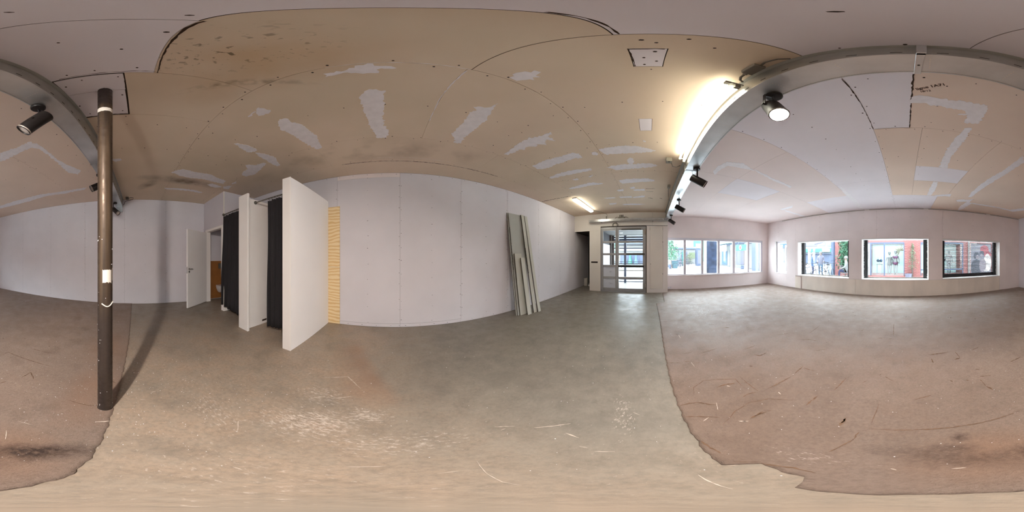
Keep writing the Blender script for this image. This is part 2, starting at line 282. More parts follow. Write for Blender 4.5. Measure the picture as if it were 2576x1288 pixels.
# ------------------------------------------------------------------ traced plans, in metres: filler strokes on the ceiling, marks in the floor
PATCHES = [
[(1.02,-0.913),(0.977,-0.9),(0.936,-0.924),(0.917,-0.98),(0.952,-1.013),(1.019,-1.007),(1.064,-0.981),(1.047,-0.946)],
[(1.13,-0.915),(1.039,-0.902),(0.953,-0.883),(0.958,-0.897),(1.038,-0.915),(1.134,-0.928)],
[(1.003,-1.172),(0.968,-1.153),(0.912,-1.179),(0.913,-1.254),(0.871,-1.33),(0.853,-1.454),(0.851,-1.554),(0.837,-1.662),(0.88,-1.813),(0.897,-1.92),(0.954,-1.965),(0.997,-1.931),(1.032,-1.778),(1.051,-1.604),(1.07,-1.411),(1.094,-1.316)],
[(1.689,-1.136),(1.649,-1.193),(1.619,-1.351),(1.625,-1.461),(1.674,-1.49),(1.762,-1.441),(1.744,-1.316),(1.706,-1.184)],
[(1.7,-1.514),(1.653,-1.616),(1.606,-1.831),(1.679,-1.962),(1.724,-2.075),(1.787,-2.068),(1.794,-1.936),(1.771,-1.766),(1.763,-1.625)],
[(2.125,-1.661),(2.065,-1.689),(2.028,-1.779),(1.857,-1.834),(1.85,-1.882),(2.068,-1.963),(2.286,-2.025),(2.478,-1.967),(2.476,-1.849),(2.347,-1.788),(2.2,-1.764)],
[(2.92,-0.616),(2.796,-0.706),(2.735,-0.807),(2.782,-1.08),(2.761,-1.348),(2.854,-1.535),(2.892,-1.754),(3.052,-1.78),(3.066,-1.572),(3.027,-1.315),(3.062,-1.12),(3.057,-0.951),(3.024,-0.795),(2.938,-0.696)],
[(3.254,-1.49),(3.16,-1.581),(3.223,-1.859),(3.329,-1.77),(3.316,-1.579)],
[(3.193,-1.862),(3.052,-1.999),(3.276,-2.065),(3.3,-1.925)],
[(2.937,-1.923),(2.791,-1.947),(2.884,-2.002),(2.965,-1.963)],
[(3.718,-0.624),(3.721,-0.747),(3.68,-1.026),(3.679,-1.367),(3.756,-1.621),(3.825,-1.529),(3.776,-1.256),(3.793,-0.899),(3.811,-0.687)],
[(0.34,-0.747),(0.249,-0.743),(0.199,-0.72),(0.15,-0.688),(0.086,-0.687),(0.058,-0.714),(0.006,-0.722),(-0.016,-0.746),(0.002,-0.753),(0.056,-0.744),(0.076,-0.761),(0.071,-0.805),(0.151,-0.807),(0.242,-0.765),(0.284,-0.783),(0.346,-0.786)],
[(0.225,-1.097),(0.186,-1.038),(0.126,-1.021),(0.056,-1.038),(0.061,-1.172),(0.082,-1.375),(0.095,-1.606),(0.05,-1.718),(0.053,-1.835),(0.097,-1.891),(0.195,-1.883),(0.2,-1.785),(0.237,-1.627),(0.233,-1.488),(0.247,-1.355),(0.237,-1.28),(0.241,-1.177)],
[(-0.612,-1.141),(-0.669,-1.097),(-0.726,-1.081),(-0.735,-0.986),(-0.756,-1.061),(-0.779,-1.146),(-0.828,-1.278),(-0.83,-1.378),(-0.814,-1.557),(-0.803,-1.766),(-0.819,-1.856),(-0.754,-1.871),(-0.636,-1.7),(-0.642,-1.594),(-0.653,-1.394),(-0.639,-1.273),(-0.649,-1.163)],
[(-0.549,-0.615),(-0.562,-0.564),(-0.589,-0.501),(-0.623,-0.495),(-0.674,-0.533),(-0.686,-0.583),(-0.648,-0.616),(-0.625,-0.656),(-0.591,-0.655)],
[(-1.461,-1.817),(-1.462,-1.689),(-1.418,-1.537),(-1.407,-1.392),(-1.404,-1.291),(-1.456,-1.178),(-1.458,-0.994),(-1.499,-1.022),(-1.518,-1.097),(-1.65,-1.06),(-1.62,-1.104),(-1.562,-1.14),(-1.612,-1.21),(-1.674,-1.221),(-1.585,-1.306),(-1.617,-1.357),(-1.567,-1.415),(-1.535,-1.478),(-1.593,-1.506),(-1.544,-1.556),(-1.536,-1.695),(-1.524,-1.794)],
[(-2.059,-1.793),(-2.019,-1.487),(-2.042,-1.392),(-2.047,-1.163),(-2.038,-1.038),(-2.094,-0.973),(-2.225,-0.96),(-2.235,-1.025),(-2.201,-1.096),(-2.245,-1.329),(-2.239,-1.439),(-2.281,-1.601),(-2.244,-1.748),(-2.184,-1.8)],
[(-2.633,-1.848),(-2.577,-1.656),(-2.565,-1.426),(-2.599,-1.192),(-2.637,-0.985),(-2.711,-0.999),(-2.727,-1.207),(-2.725,-1.435),(-2.708,-1.671),(-2.703,-1.843)],
[(-2.076,-0.67),(-2.087,-0.601),(-2.063,-0.493),(-2.067,-0.319),(-2.096,-0.159),(-2.151,-0.036),(-2.221,0.094),(-2.266,0.024),(-2.287,-0.226),(-2.268,-0.488),(-2.263,-0.607),(-2.195,-0.643)],
[(-2.134,-0.792),(-2.133,-0.731),(-2.198,-0.709),(-2.244,-0.747),(-2.202,-0.8)],
[(-2.485,-0.337),(-2.407,-0.282),(-2.472,-0.233),(-2.597,-0.245),(-2.659,-0.293),(-2.574,-0.337)],
[(-2.677,-0.718),(-2.65,-0.596),(-2.625,-0.441),(-2.649,-0.262),(-2.62,-0.091),(-2.634,0.052),(-2.698,0.152),(-2.772,0.042),(-2.807,-0.213),(-2.815,-0.408),(-2.833,-0.569),(-2.758,-0.633)],
[(-3.306,-0.626),(-3.256,-0.472),(-3.262,-0.247),(-3.253,-0.024),(-3.325,0.111),(-3.402,0.098),(-3.453,-0.262),(-3.475,-0.584)],
[(-3.354,-1.806),(-3.286,-1.49),(-3.255,-1.182),(-3.391,-0.959),(-3.408,-1.048),(-3.403,-1.324),(-3.441,-1.579),(-3.421,-1.782)],
[(-2.948,-1.501),(-2.938,-1.397),(-3.007,-1.38),(-3.026,-1.472)],
[(-2.96,-1.167),(-2.899,-1.038),(-2.997,-1.12)],
[(-3.855,-0.766),(-3.809,-0.605),(-3.931,-0.624),(-3.934,-0.754)],
[(-3.862,-0.381),(-3.831,-0.116),(-3.954,-0.093),(-3.954,-0.354)],
[(-3.736,-0.455),(-3.679,-0.346),(-3.796,-0.323),(-3.835,-0.414)],
[(-4.338,-1.249),(-4.353,-0.937),(-4.438,-0.924),(-4.427,-1.166)],
[(-4.347,-0.812),(-4.337,-0.468),(-4.459,-0.461),(-4.445,-0.789)],
[(-4.429,-0.458),(-4.302,-0.111),(-4.45,-0.135),(-4.495,-0.423)],
[(-4.878,-1.237),(-4.858,-0.988),(-5.005,-1.03),(-5.026,-1.226)],
[(-5.039,-0.847),(-5.009,-0.495),(-5.093,-0.108),(-5.175,-0.392),(-5.125,-0.814)],
[(0.031,1.196),(0.054,1.124),(0.117,1.102),(0.176,1.12),(0.332,1.131),(0.466,1.122),(0.619,1.11),(0.658,1.2),(0.69,1.374),(0.684,1.44),(0.575,1.475),(0.543,1.392),(0.542,1.335),(0.452,1.357),(0.518,1.3),(0.472,1.264),(0.35,1.262),(0.223,1.242),(0.121,1.227),(0.041,1.233)],
[(0.598,1.567),(0.665,1.539),(0.688,1.693),(0.704,1.805),(0.688,2.067),(0.671,2.288),(0.714,2.722),(0.577,2.708),(0.555,2.319),(0.566,2.038),(0.572,1.851),(0.597,1.673)],
[(0.581,3.381),(0.69,3.36),(0.719,3.852),(0.682,4.243),(0.575,4.259),(0.569,3.799)],
[(1.568,1.773),(1.608,2.014),(1.647,2.397),(1.615,2.756),(1.597,3.181),(1.611,3.658),(1.671,4.111),(1.759,4.074),(1.751,3.684),(1.759,3.211),(1.777,2.587),(1.764,2.344),(1.731,1.937)],
[(1.717,1.922),(1.535,1.718),(1.587,1.44),(1.568,1.235),(1.659,1.172),(1.889,1.169),(2.186,1.174),(2.465,1.111),(2.727,0.98),(2.88,1.092),(2.723,1.227),(2.381,1.226),(2.055,1.222),(1.804,1.228),(1.706,1.297),(1.715,1.476),(1.732,1.776)],
[(1.449,4.462),(1.591,4.357),(1.766,4.346),(1.864,4.191),(1.883,4.538),(2.218,4.583),(2.77,4.576),(3.477,4.621),(3.704,4.144),(3.906,4.371),(3.691,4.761),(3.014,4.67),(2.341,4.663),(1.994,4.618),(1.969,5.276),(1.851,5.561),(1.762,5.05),(1.796,4.511),(1.533,4.607)],
[(3.748,4.194),(3.523,3.942),(3.522,3.032),(3.504,2.385),(3.596,1.932),(3.598,1.473),(3.574,1.145),(3.692,1.219),(3.769,1.819),(3.698,2.288),(3.805,2.998),(3.795,3.567)],
[(2.452,0.379),(2.446,0.248),(2.494,0.231),(2.556,0.327),(2.51,0.377)],
[(-1.444,3.364),(-1.409,3.417),(-1.405,3.875),(-1.388,4.773),(-1.434,5.683),(-1.576,5.645),(-1.524,4.67),(-1.518,3.878)],
[(0.758,4.23),(0.93,4.149),(1.17,4.042),(1.205,4.221),(0.985,4.249),(0.811,4.344)],
[(-2.689,1.115),(-2.498,1.117),(-2.29,1.178),(-2.205,1.429),(-2.321,1.757),(-2.368,1.535),(-2.397,1.261),(-2.647,1.212),(-2.856,1.215)],
[(-2.273,1.72),(-2.358,2.227),(-2.361,2.827),(-2.445,2.875),(-2.439,2.303),(-2.33,1.797)],
[(-3.956,4.093),(-3.328,4.06),(-3.53,4.227),(-3.947,4.235)],
[(-3.908,4.27),(-3.878,5.61),(-4.007,5.686),(-4.005,4.457)],
[(-1.968,-0.077),(-1.942,-0.059),(-1.969,-0.033),(-1.997,-0.042),(-1.992,-0.069)]]
GOUGES = [(1,[(-2.913,1.091),(-2.877,1.216)]),(1,[(-2.651,1.316),(-2.61,1.408)]),(0.7,[(-2.659,0.729),(-2.66,0.817)]),(0.6,[(-2.644,0.379),(-2.61,0.496)]),(1,[(-1.989,0.433),(-2.006,0.534)]),(1.2,[(-1.604,1.2),(-1.54,1.246),(-1.548,1.363)]),(0.7,[(-1.795,1.162),(-1.804,1.404)]),(1,[(-1.469,1.971),(-1.37,2.057),(-1.233,2.083)]),(1,[(-0.99,1.237),(-1.017,1.409)]),(1,[(-0.982,0.878),(-0.984,1.166)]),(1,[(-0.994,1.377),(-0.856,1.386)]),(0.7,[(-1.296,0.804),(-0.984,0.79)]),(1.4,[(-0.997,0.645),(-1.009,0.709),(-0.991,0.765)]),(2,[(-1.218,0.537),(-1.239,0.627),(-1.221,0.713)]),(1.2,[(-1.046,0.199),(-1.065,0.27),(-1.055,0.337),(-0.982,0.433)]),(1.2,[(-0.902,0.189),(-0.882,0.282),(-0.83,0.381)]),(1.6,[(-0.73,0.525),(-0.756,0.641)]),(0.8,[(-0.756,0.641),(-0.733,0.686)]),(1.5,[(-0.61,0.873),(-0.614,1.037)]),(0.7,[(-1.169,0.33),(-1.282,0.357),(-1.367,0.471),(-1.345,0.605),(-1.278,0.747),(-1.09,0.729)]),(0.7,[(-0.742,0.361),(-0.856,0.5),(-0.906,0.636),(-0.862,0.776),(-0.696,0.905)]),(0.7,[(-4.655,0.205),(-4.699,0.493)]),(0.7,[(-3.254,0.218),(-3.242,0.353)]),(0.7,[(-1.796,0.196),(-1.778,0.352)]),(0.7,[(-1.792,0.397),(-1.784,0.453)]),(1,[(-1.728,0.509),(-1.727,0.559)]),(0.6,[(-3.272,0.394),(-3.252,0.721)]),(1,[(-3.468,2.828),(-3.413,2.893)]),(0.7,[(-3.503,1.873),(-3.453,1.983)]),(1,[(-4.618,1.513),(-4.601,1.605)]),(0.6,[(-1.933,0.585),(-1.999,0.899)]),(0.6,[(-1.873,1.849),(-1.762,2.087)]),(0.6,[(-2.653,3.048),(-2.683,3.434)]),(0.6,[(-1.5,2.252),(-1.527,2.625)]),(0.6,[(-1.108,1.808),(-1.005,1.907)]),(0.6,[(-4.467,0.78),(-4.299,1.555)]),(0.6,[(-4.192,0.44),(-4.111,0.654)]),(1.5,[(0.281,1.983),(0.548,2.013)]),(0.8,[(0.631,1.988),(0.637,1.816)]),(1.5,[(0.562,1.793),(0.637,1.816)]),(1.2,[(0.31,1.884),(0.314,1.779)]),(1,[(1.567,3.298),(1.666,3.278)]),(0.8,[(-0.745,2.709),(-0.72,2.783)]),(1.1,[(-0.544,1.171),(-0.528,1.406)]),(1,[(0.675,1.368),(0.779,1.339)]),(0.8,[(0.655,1.327),(0.644,1.188)]),(1.8,[(0.644,1.188),(0.66,1.105)]),(1,[(0.052,1.141),(0.198,1.198)]),(1.2,[(0.859,1.958),(0.967,1.996)]),(1,[(1.088,1.46),(1.273,1.484)]),(0.9,[(-0.189,1.514),(-0.102,1.432)]),(1,[(-0.25,1.528),(-0.229,1.544)]),(1,[(-0.365,1.366),(-0.331,1.408)]),(2.5,[(-0.319,0.746),(-0.321,0.855)]),(1,[(-0.173,0.764),(0.126,0.766),(0.375,0.76),(0.661,0.76)]),(0.7,[(-0.176,1.076),(-0.173,0.822)]),(1.3,[(-0.426,2.48),(-0.35,2.492)]),(1,[(-0.253,2.481),(-0.197,2.486)]),(0.7,[(-0.271,2.232),(-0.17,2.261)]),(1.5,[(0.534,1.356),(0.557,1.339)]),(1,[(0.399,1.402),(0.41,1.364)]),(1,[(0.695,1.521),(0.735,1.487)]),(0.7,[(-0.35,4.025),(-0.275,4.051)]),(0.7,[(0.988,3.898),(1.073,3.885)]),(0.7,[(-0.905,4.637),(-0.822,4.789)]),(0.6,[(-0.214,3.154),(-0.186,2.602)]),(1,[(-0.245,0.479),(-0.207,0.644)]),(1.8,[(-0.207,0.644),(-0.207,0.712)]),(0.9,[(-0.385,0.221),(-0.343,0.281)]),(1.6,[(-0.332,0.272),(-0.244,0.301),(-0.178,0.289)]),(2,[(-0.613,0.201),(-0.474,0.222)]),(1.3,[(-0.743,0.538),(-0.743,0.644)]),(2,[(-0.325,0.761),(-0.322,0.839)]),(1,[(1.044,0.485),(1.016,0.31),(1.039,0.242)]),(0.8,[(1.319,1.476),(1.459,1.477),(1.475,1.18),(1.497,0.854)]),(0.7,[(1.732,1.323),(1.772,0.985)]),(1.2,[(1.144,0.979),(1.28,0.977),(1.185,0.874)]),(0.8,[(1.447,0.27),(1.396,0.181)]),(1,[(0.938,1.05),(1.002,1.025)])]
SCUFFS = [(1,[(0.634,-1.378),(0.419,-1.473),(0.263,-1.299)]),(1,[(0.437,-1.084),(0.296,-1.167)]),(0.8,[(0.113,-0.382),(0.015,-0.405)]),(1,[(0.787,-1.367),(0.775,-1.409)]),(1,[(0.284,-0.726),(0.215,-0.704)]),(0.8,[(0.332,-0.221),(0.294,-0.223)]),(0.8,[(0.608,-0.43),(0.708,-0.506),(0.692,-0.558)]),(1.3,[(0.463,-0.871),(0.383,-0.834)]),(1,[(-0.47,-0.654),(-0.554,-0.597)]),(1,[(-0.604,-0.518),(-0.749,-0.39)]),(1.3,[(-0.644,-0.361),(-0.622,-0.284)]),(1.2,[(-0.542,-0.247),(-0.546,-0.216)]),(0.6,[(-0.224,-0.396),(-0.183,-0.284),(-0.163,-0.204),(-0.164,-0.163)]),(0.8,[(-0.515,-0.179),(-0.533,-0.114)]),(0.6,[(-0.09,-0.325),(-0.142,-0.331)]),(1,[(-0.974,-0.094),(-0.945,-0.052)]),(1,[(-0.47,-0.606),(-0.501,-0.606)]),(0.8,[(-1.015,0.443),(-0.919,0.413)]),(1,[(-0.822,0.283),(-0.853,0.327)]),(0.7,[(-2.613,0.477),(-2.47,0.48)]),(0.7,[(-1.775,0.465),(-1.658,0.475)]),(0.9,[(-0.734,0.452),(-0.711,0.499)]),(1.3,[(-1.21,0.624),(-1.187,0.646)]),(1,[(-0.885,0.9),(-0.845,0.886)]),(0.8,[(-0.311,0.096),(-0.173,0.097)]),(0.8,[(-0.364,0.187),(-0.355,0.217)]),(1,[(-0.744,0.454),(-0.708,0.493)]),(1.6,[(0.107,0.365),(0.143,0.36)]),(1,[(-0.034,0.379),(-0.019,0.366)]),(1.6,[(0.832,0.218),(0.86,0.141)]),(0.8,[(0.646,0.578),(0.661,0.493)]),(1,[(0.459,0.48),(0.53,0.548)]),(1,[(1.156,-0.019),(1.157,-0.057)]),(1,[(1.255,-0.104),(1.273,-0.149)])]
# ------------------------------------------------------------------ room shell
ZC = 3.08; XB = 4.66; YL = -3.0; YW = 5.55; XD = -6.1
SEAM = [(-6.75, .72), (-6.03, .50), (-4.77, .446), (-4.655, .21), (-3.25, .218), (-2.22, .199), (-1.42, .188), (-.96, .19), (-.62, .19), (-.445, .18), (-.372, .186), (-.338, .27), (-.16, .25), (-.148, .16), (-.05, .151), (.27, .13), (.55, .14), (1.01, .15), (2.4, .12), (4.66, .15)]
sx, sy = np.array([s[0] for s in SEAM]), np.array([s[1] for s in SEAM])
def seam_y(x): return np.interp(x, sx, sy)+.004*np.sin(x*37)+.003*np.sin(x*91+1)
def seg_mask(X, Y, strokes, scale):
    out = np.zeros_like(X)
    for w, pts in strokes:
        for (x0, y0), (x1, y1) in zip(pts, pts[1:]):
            d = math.hypot((x0+x1)/2, (y0+y1)/2)
            r = max(.0045, .0042*w*(.5+.42*d)) * scale
            L2 = (x1-x0)**2+(y1-y0)**2+1e-9; t = np.clip(((X-x0)*(x1-x0)+(Y-y0)*(y1-y0))/L2, 0, 1)
            q = np.hypot(X-x0-t*(x1-x0), Y-y0-t*(y1-y0)); out = np.maximum(out, np.clip(1.35-q/r*.75, 0, 1))
    return out
def ell(X, Y, x, y, rx, ry, rot=0):
    c, s = math.cos(rot), math.sin(rot); u = ((X-x)*c+(Y-y)*s)/rx; v = (-(X-x)*s+(Y-y)*c)/ry
    return np.clip(1.25-np.hypot(u, v), 0, 1)
def axis(a, b, fine, coarse, f0, f1):
    v = [a]
    while v[-1] < b: v.append(v[-1]+(fine if f0 < v[-1] < f1 else coarse))
    v[-1] = b; return np.array(v)
def grid_obj(name, X, Y, Z, m, attrs, parent=None):
    ny, nx = X.shape; me = bpy.data.meshes.new(name); n = nx*ny
    me.vertices.add(n); me.vertices.foreach_set('co', np.stack([X, Y, Z], -1).ravel())
    i = np.arange(n).reshape(ny, nx); q = np.stack([i[:-1, :-1], i[:-1, 1:], i[1:, 1:], i[1:, :-1]], -1).reshape(-1, 4)
    me.loops.add(q.size); me.loops.foreach_set('vertex_index', q.ravel()); me.polygons.add(len(q))
    me.polygons.foreach_set('loop_start', np.arange(0, q.size, 4)); me.polygons.foreach_set('loop_total', np.full(len(q), 4))
    me.update(calc_edges=True); me.polygons.foreach_set('use_smooth', [True]*len(q))
    for k, a in attrs.items():
        at = me.attributes.new(k, 'FLOAT', 'POINT'); at.data.foreach_set('value', a.astype(np.float32).ravel())
    me.materials.append(m); o = bpy.data.objects.new(name, me); COL.objects.link(o)
    if parent: o.parent = parent
    return o
def smooth_noise(X, Y, f, seed):
    g = np.random.default_rng(seed); out = 0
    for k in range(6):
        a = g.uniform(0, 2*PI); p = g.uniform(0, 2*PI); ff = f*g.uniform(.6, 1.6); out = out+np.sin((X*math.cos(a)+Y*math.sin(a))*ff+p)
    return out/6
xs = axis(-8.2, XB, .022, .045, -2.2, 2.4); ys = axis(YL, .78, .022, .035, -2.2, .8)
X, Y = np.meshgrid(xs, ys); Xd = X+.03*smooth_noise(X, Y, 30, 3); Yd = Y+.03*smooth_noise(X, Y, 30, 4)
tri = np.clip((.54-X)*1.3+(Y+2.42)*-.0+.0, -9, 9)
warm_tint = np.clip(1.2-np.abs(X-.25-(Y+1.6)*-.30)/.36, 0, 1)*np.clip((Y+2.45)/.35, 0, 1)*np.clip((-1.0-Y)/.25, 0, 1)  # warm triangle of lamp light, painted into the floor colour
e1 = (X-.54)*(-1.11+2.42)-(Y+2.42)*(-.066-.54); warm_tint = warm_tint*np.clip(.5+e1*6, 0, 1)*.5
white = np.maximum.reduce([np.full_like(X, .17), ell(Xd, Yd, .42, -.75, .52, .30, .3)*.47, ell(Xd, Yd, .16, -.92, .24, .16)*.47, ell(Xd, Yd, .52, -1.1, .34, .26)*.40, ell(Xd, Yd, .0, -.62, .6, .24, .1)*.36, ell(Xd, Yd, .9, -.45, .5, .25)*.36, ell(Xd, Yd, -.95, -.15, .5, .12, .2)*.36,
    ell(X, Y, -3.6, -1.6, .9, .6)*.12, ell(X, Y, -1.0, -.9, 1.5, 1.2)*.18, ell(X, Y, 1.2, -.6, 1.2, .8)*.24, ell(X, Y, .3, -.2, .9, .5)*.26])
tone = np.clip(.55+.75*(X+.15)+.25*smooth_noise(X, Y, 2.2, 31), 0, 1)*np.clip((4.6-X)/2.5, .35, 1); tone = np.maximum(tone, np.clip(1.2-np.hypot(X-.15, Y+.1)/.7, 0, 1)*.5)
floor = grid_obj('floor', X, Y, np.zeros_like(X), M['conc'], dict(tone=tone, dusty=np.clip(1.3-np.hypot(X, Y)/1.5, 0, 1), warm_tint=warm_tint, soot_dim=np.zeros_like(X), brown=np.zeros_like(X), white=white)); floor['kind'] = 'structure'
ts = np.concatenate([[0, 0], np.cumsum(axis(0, 1, .0045, .0085, -.1, .5)[1:]*0+1)]) if False else None
tt = axis(0, 1, .0042, .009, -1, .42); tt = np.concatenate([[0], tt])
xs2 = axis(-6.72, XB, .022, .045, -2.4, 2.6); X, T = np.meshgrid(xs2, tt); sy0 = seam_y(X); Y = sy0+(YW-sy0)*T
Xd = X+.012*smooth_noise(X, Y, 60, 5)+.02*smooth_noise(X, Y, 25, 8); Yd = Y+.012*smooth_noise(X, Y, 60, 6)+.02*smooth_noise(X, Y, 25, 9)
brown = ell(X, Y, -.9, .7, .10, .05, .4)*.4
pits = [(rng.uniform(-6, 4.5), rng.uniform(.3, 5.4), rng.uniform(.4, 1)) for _ in range(260)]
for x, y, s in pits:
    d = math.hypot(x, y); near = (np.abs(X[0]-x) < .25); 
    if near.any():
        a, b2 = np.where(near)[0][[0, -1]]; sl = slice(a, b2+1)
        brown[:, sl] = np.maximum(brown[:, sl], ell(Xd[:, sl], Yd[:, sl], x, y, .012*s*(.5+.3*d), .006*s*(.5+.25*d), rng.uniform(0, PI))*1.4)
brown = np.maximum(brown, np.clip(1-(Y-sy0)/.012, 0, 1)*(.0+.4*smooth_noise(X, Y, 20, 12)))
soot_dim = np.maximum.reduce([ell(Xd, Yd, -.2, .85, 1.5, .7)*.26, ell(Xd, Yd, .44, .31, .21, .09, -.9)*1.1, ell(Xd, Yd, .27, .40, .12, .06, -.3)*.6, ell(Xd, Yd, .22, .65, .07, .05)*.8, ell(Xd, Yd, .16, .54, .14, .07, -.2)*.75, ell(Xd, Yd, -.06, .53, .12, .05)*.5, ell(Xd, Yd, .15, .46, .44, .12, -.45)*.62, ell(X, Y, 1.2, 2.2, .9, .35, .3)*.22, ell(X, Y, -.7, 1.3, .8, .4)*.16])  # broad first patch is dirt that also dims the lamp-lit screed
rust2 = np.maximum.reduce([ell(X, Y, 1.25, .35, .5, .22)*.5, ell(X, Y, .3, .42, .3, .25)*.6, ell(X, Y, 2.2, .4, .5, .3)*.45])
white2 = np.maximum.reduce([np.full_like(X, .12), ell(X, Y, -3.9, 1.2, 1.2, .7)*.34, ell(X, Y, -5, 1.6, .8, .6)*.3, ell(X, Y, -.25, .4, .35, .12)*.3, ell(X, Y, 2.2, 3.6, .35, 1.3, -.5)*.25])
Z = .007-.006*np.clip(brown*1.2-.4, 0, 1)*(1-.6*np.clip((Y-3)/2.5, 0, 1))+.0015*smooth_noise(X, Y, 14, 21); Z[0] = -.004
screed = grid_obj('screed_layer', X, Y, Z, M['screed'], dict(dusty=np.clip(1.3-np.hypot(X, Y)/1.8, 0, 1), tone=np.maximum.reduce([ell(X, Y, 2.4, 1.3, 2.4, 1.3)*.75, ell(X, Y, 1.0, .9, .8, .7)*.6]), warm_tint=rust2, soot_dim=soot_dim, brown=brown, white=white2), floor)  # tone paints the screed lighter where the lamp's light falls short
# gouges and dusty streaks: each a torn ribbon of its own on the floor
def ribbon(pts, w, z):
    bm = bmesh.new(); P = []
    for (x0, y0), (x1, y1) in zip(pts, pts[1:]):
        n = max(3, min(40, int(math.hypot(x1-x0, y1-y0)/max(.014, w*2.2)))); P += [(x0+(x1-x0)*t/n, y0+(y1-y0)*t/n) for t in range(n)]
    P.append(pts[-1]); prev = None; q = 0
    for i, (x, y) in enumerate(P):
        a, b = P[max(i-1, 0)], P[min(i+1, len(P)-1)]; dx, dy = b[0]-a[0], b[1]-a[1]; L = math.hypot(dx, dy) or 1
        e = min(1, .25+3.5*min(i, len(P)-1-i)/len(P)); h = w*e*rng.uniform(.35, 1.25); q = q*.6+rng.normal(0, w*.28); nx, ny = -dy/L, dx/L
        c = [bm.verts.new((x+nx*(q+s_*h), y+ny*(q+s_*h), z)) for s_ in (-1, 1)]
        if prev: bm.faces.new((prev[0], prev[1], c[1], c[0]))
        prev = c
    return bm
M['gouge'] = mat('dug_screed', lin(108, 84, 66), .95, var=.3, vs=30, bump=.4, bs=90)
M['dust'] = mat('white_dust_streak', lin(196, 182, 170), .9, var=.12, vs=40)
for w, pts in GOUGES:
    d = math.hypot(*np.mean(pts, 0)); obj('gouge', ribbon(pts, .0045*min(w, 1.7)*(.55+.42*d), .0098), M['gouge'], floor)
for w, pts in SCUFFS:
    m_ = np.mean(pts, 0); d = math.hypot(*m_); obj('dust_streak', ribbon(pts, .0036*w*(.5+.4*d), .0022 if m_[1] < seam_y(m_[0]) else .0096), M['dust'], floor)
# loose plaster crumbs on the floor: nobody could count them
bm = bmesh.new()
for k in range(900):
    if k % 3 == 0: x, y = rng.normal(1.1, .5), rng.normal(.1, .45)
    elif k % 3 == 1: x, y = rng.uniform(-5.8, 4.4), rng.uniform(.3, 5.3)
    else: x, y = rng.normal(0, 1.4), rng.normal(0, 1.2)
    if not (-5.8 < x < 4.5 and -2.8 < y < 5.4) or math.hypot(x, y) < .3: continue
    z = .0 if y < seam_y(x) else .006; d = math.hypot(x, y); s = rng.uniform(.0012, .0034)*(1+.22*d); a = rng.uniform(0, PI); e = rng.uniform(.3, .9)
    p = [(x+s*math.cos(a+q)*(1 if i % 2 else e), y+s*e*math.sin(a+q)) for i, q in enumerate((0, 1.3, 2.6, 3.9, 5.2))]
    prism(bm, p, z, z+s*.35+.001)
obj('plaster_crumbs', bm, M['filler'], floor, kind='stuff')

# --- ceiling: every board a piece of its own, dark joints between
ceiling = struct('ceiling', box(-7.9, 4.9, -3.2, 6.1, ZC+.012, ZC+.2), M['gap'])
G = .0022
def cboard(x0, x1, y0, y1, m, g=G, z=0):
    return obj('panel', box(x0+g, x1-g, y0+g, y1-g, ZC-z, ZC+.012), M[m], ceiling)
B, Lc = 'ceil_beige', 'ceil_lilac'
XS0 = -7.6
for y0, y1, xsp in ((-3.0, -2.54, (XS0, -1.91, .83, 3.3, XB)), (-2.54, -1.88, (XS0, -3.86, -1.42, 1.0, 3.4, XB)), (-1.88, -.68, (XS0, -5.35, -2.92, -.335, 2.1, XB))):
    for x0, x1 in zip(xsp, xsp[1:]): cboard(x0, x1, y0, y1, B, .0011)
for x0, x1, y0, y1, m in ((XS0, -5.3, -.68, .62, B), (-5.3, -2.92, -.68, .62, B), (-.355, .8, -.68, -.08, B), (-.355, .2, -.08, .6, Lc), (.2, .8, -.085, .6, Lc),
    (.8, 1.42, -.68, .065, B), (1.42, XB, -.68, .6, B), (.81, 1.025, .068, .46, Lc), (1.025, 1.405, .075, .47, Lc), (.8, 1.42, .475, .6, B),
    (-1.735, -1.5, -.095, .028, Lc), (-.725, -.515, -.068, .06, Lc)):
    cboard(x0, x1, y0, y1, m, .0018)
bm = bmesh.new()      # one board with two square cut-outs, closed again with the small lilac pieces
for a in ((-2.918, -1.737, -.678, .62), (-1.498, -.727, -.678, .62), (-.513, -.358, -.678, .62), (-1.737, -1.498, -.678, -.097), (-1.737, -1.498, .030, .62), (-.727, -.513, -.678, -.070), (-.727, -.513, .062, .62)): bx(bm, *a, ZC, ZC+.012)
obj('panel', bm, M[B], ceiling)
for x0, x1, y0, y1, m in ((-1.5, -.33, .6, 3.31, Lc), (-1.5, -.33, 3.31, YW, Lc), (-.33, .045, .6, 1.68, Lc), (.045, XB, .6, 1.67, 'ceil_tan'), (-.33, .18, 1.67, 4.27, 'ceil_tan'), (.18, 1.11, 1.67, 2.72, 'ceil_tan'), (.18, 1.11, 2.72, 3.35, Lc), (.18, 1.11, 3.35, 4.27, 'ceil_tan'),
    (1.11, XB, 1.67, 4.27, 'ceil_tan'), (-.33, .87, 4.27, YW, Lc), (.87, XB, 4.27, YW, 'ceil_tan'), (-2.8, -1.5, .62, 1.7, 'ceil_pink'), (-2.8, -1.5, 1.7, 4.06, 'ceil_pink'), (-2.8, -1.5, 4.06, YW, 'ceil_lilac'),
    (-6.9, -2.8, .62, 1.68, 'ceil_pink'), (-6.9, -3.75, 1.68, 2.9, 'ceil_pink'), (-3.75, -2.8, 1.68, 2.9, 'ceil_lilac'), (-6.9, -2.8, 2.9, YW, 'ceil_pink')):
    cboard(x0, x1, y0, y1, m, .0016)
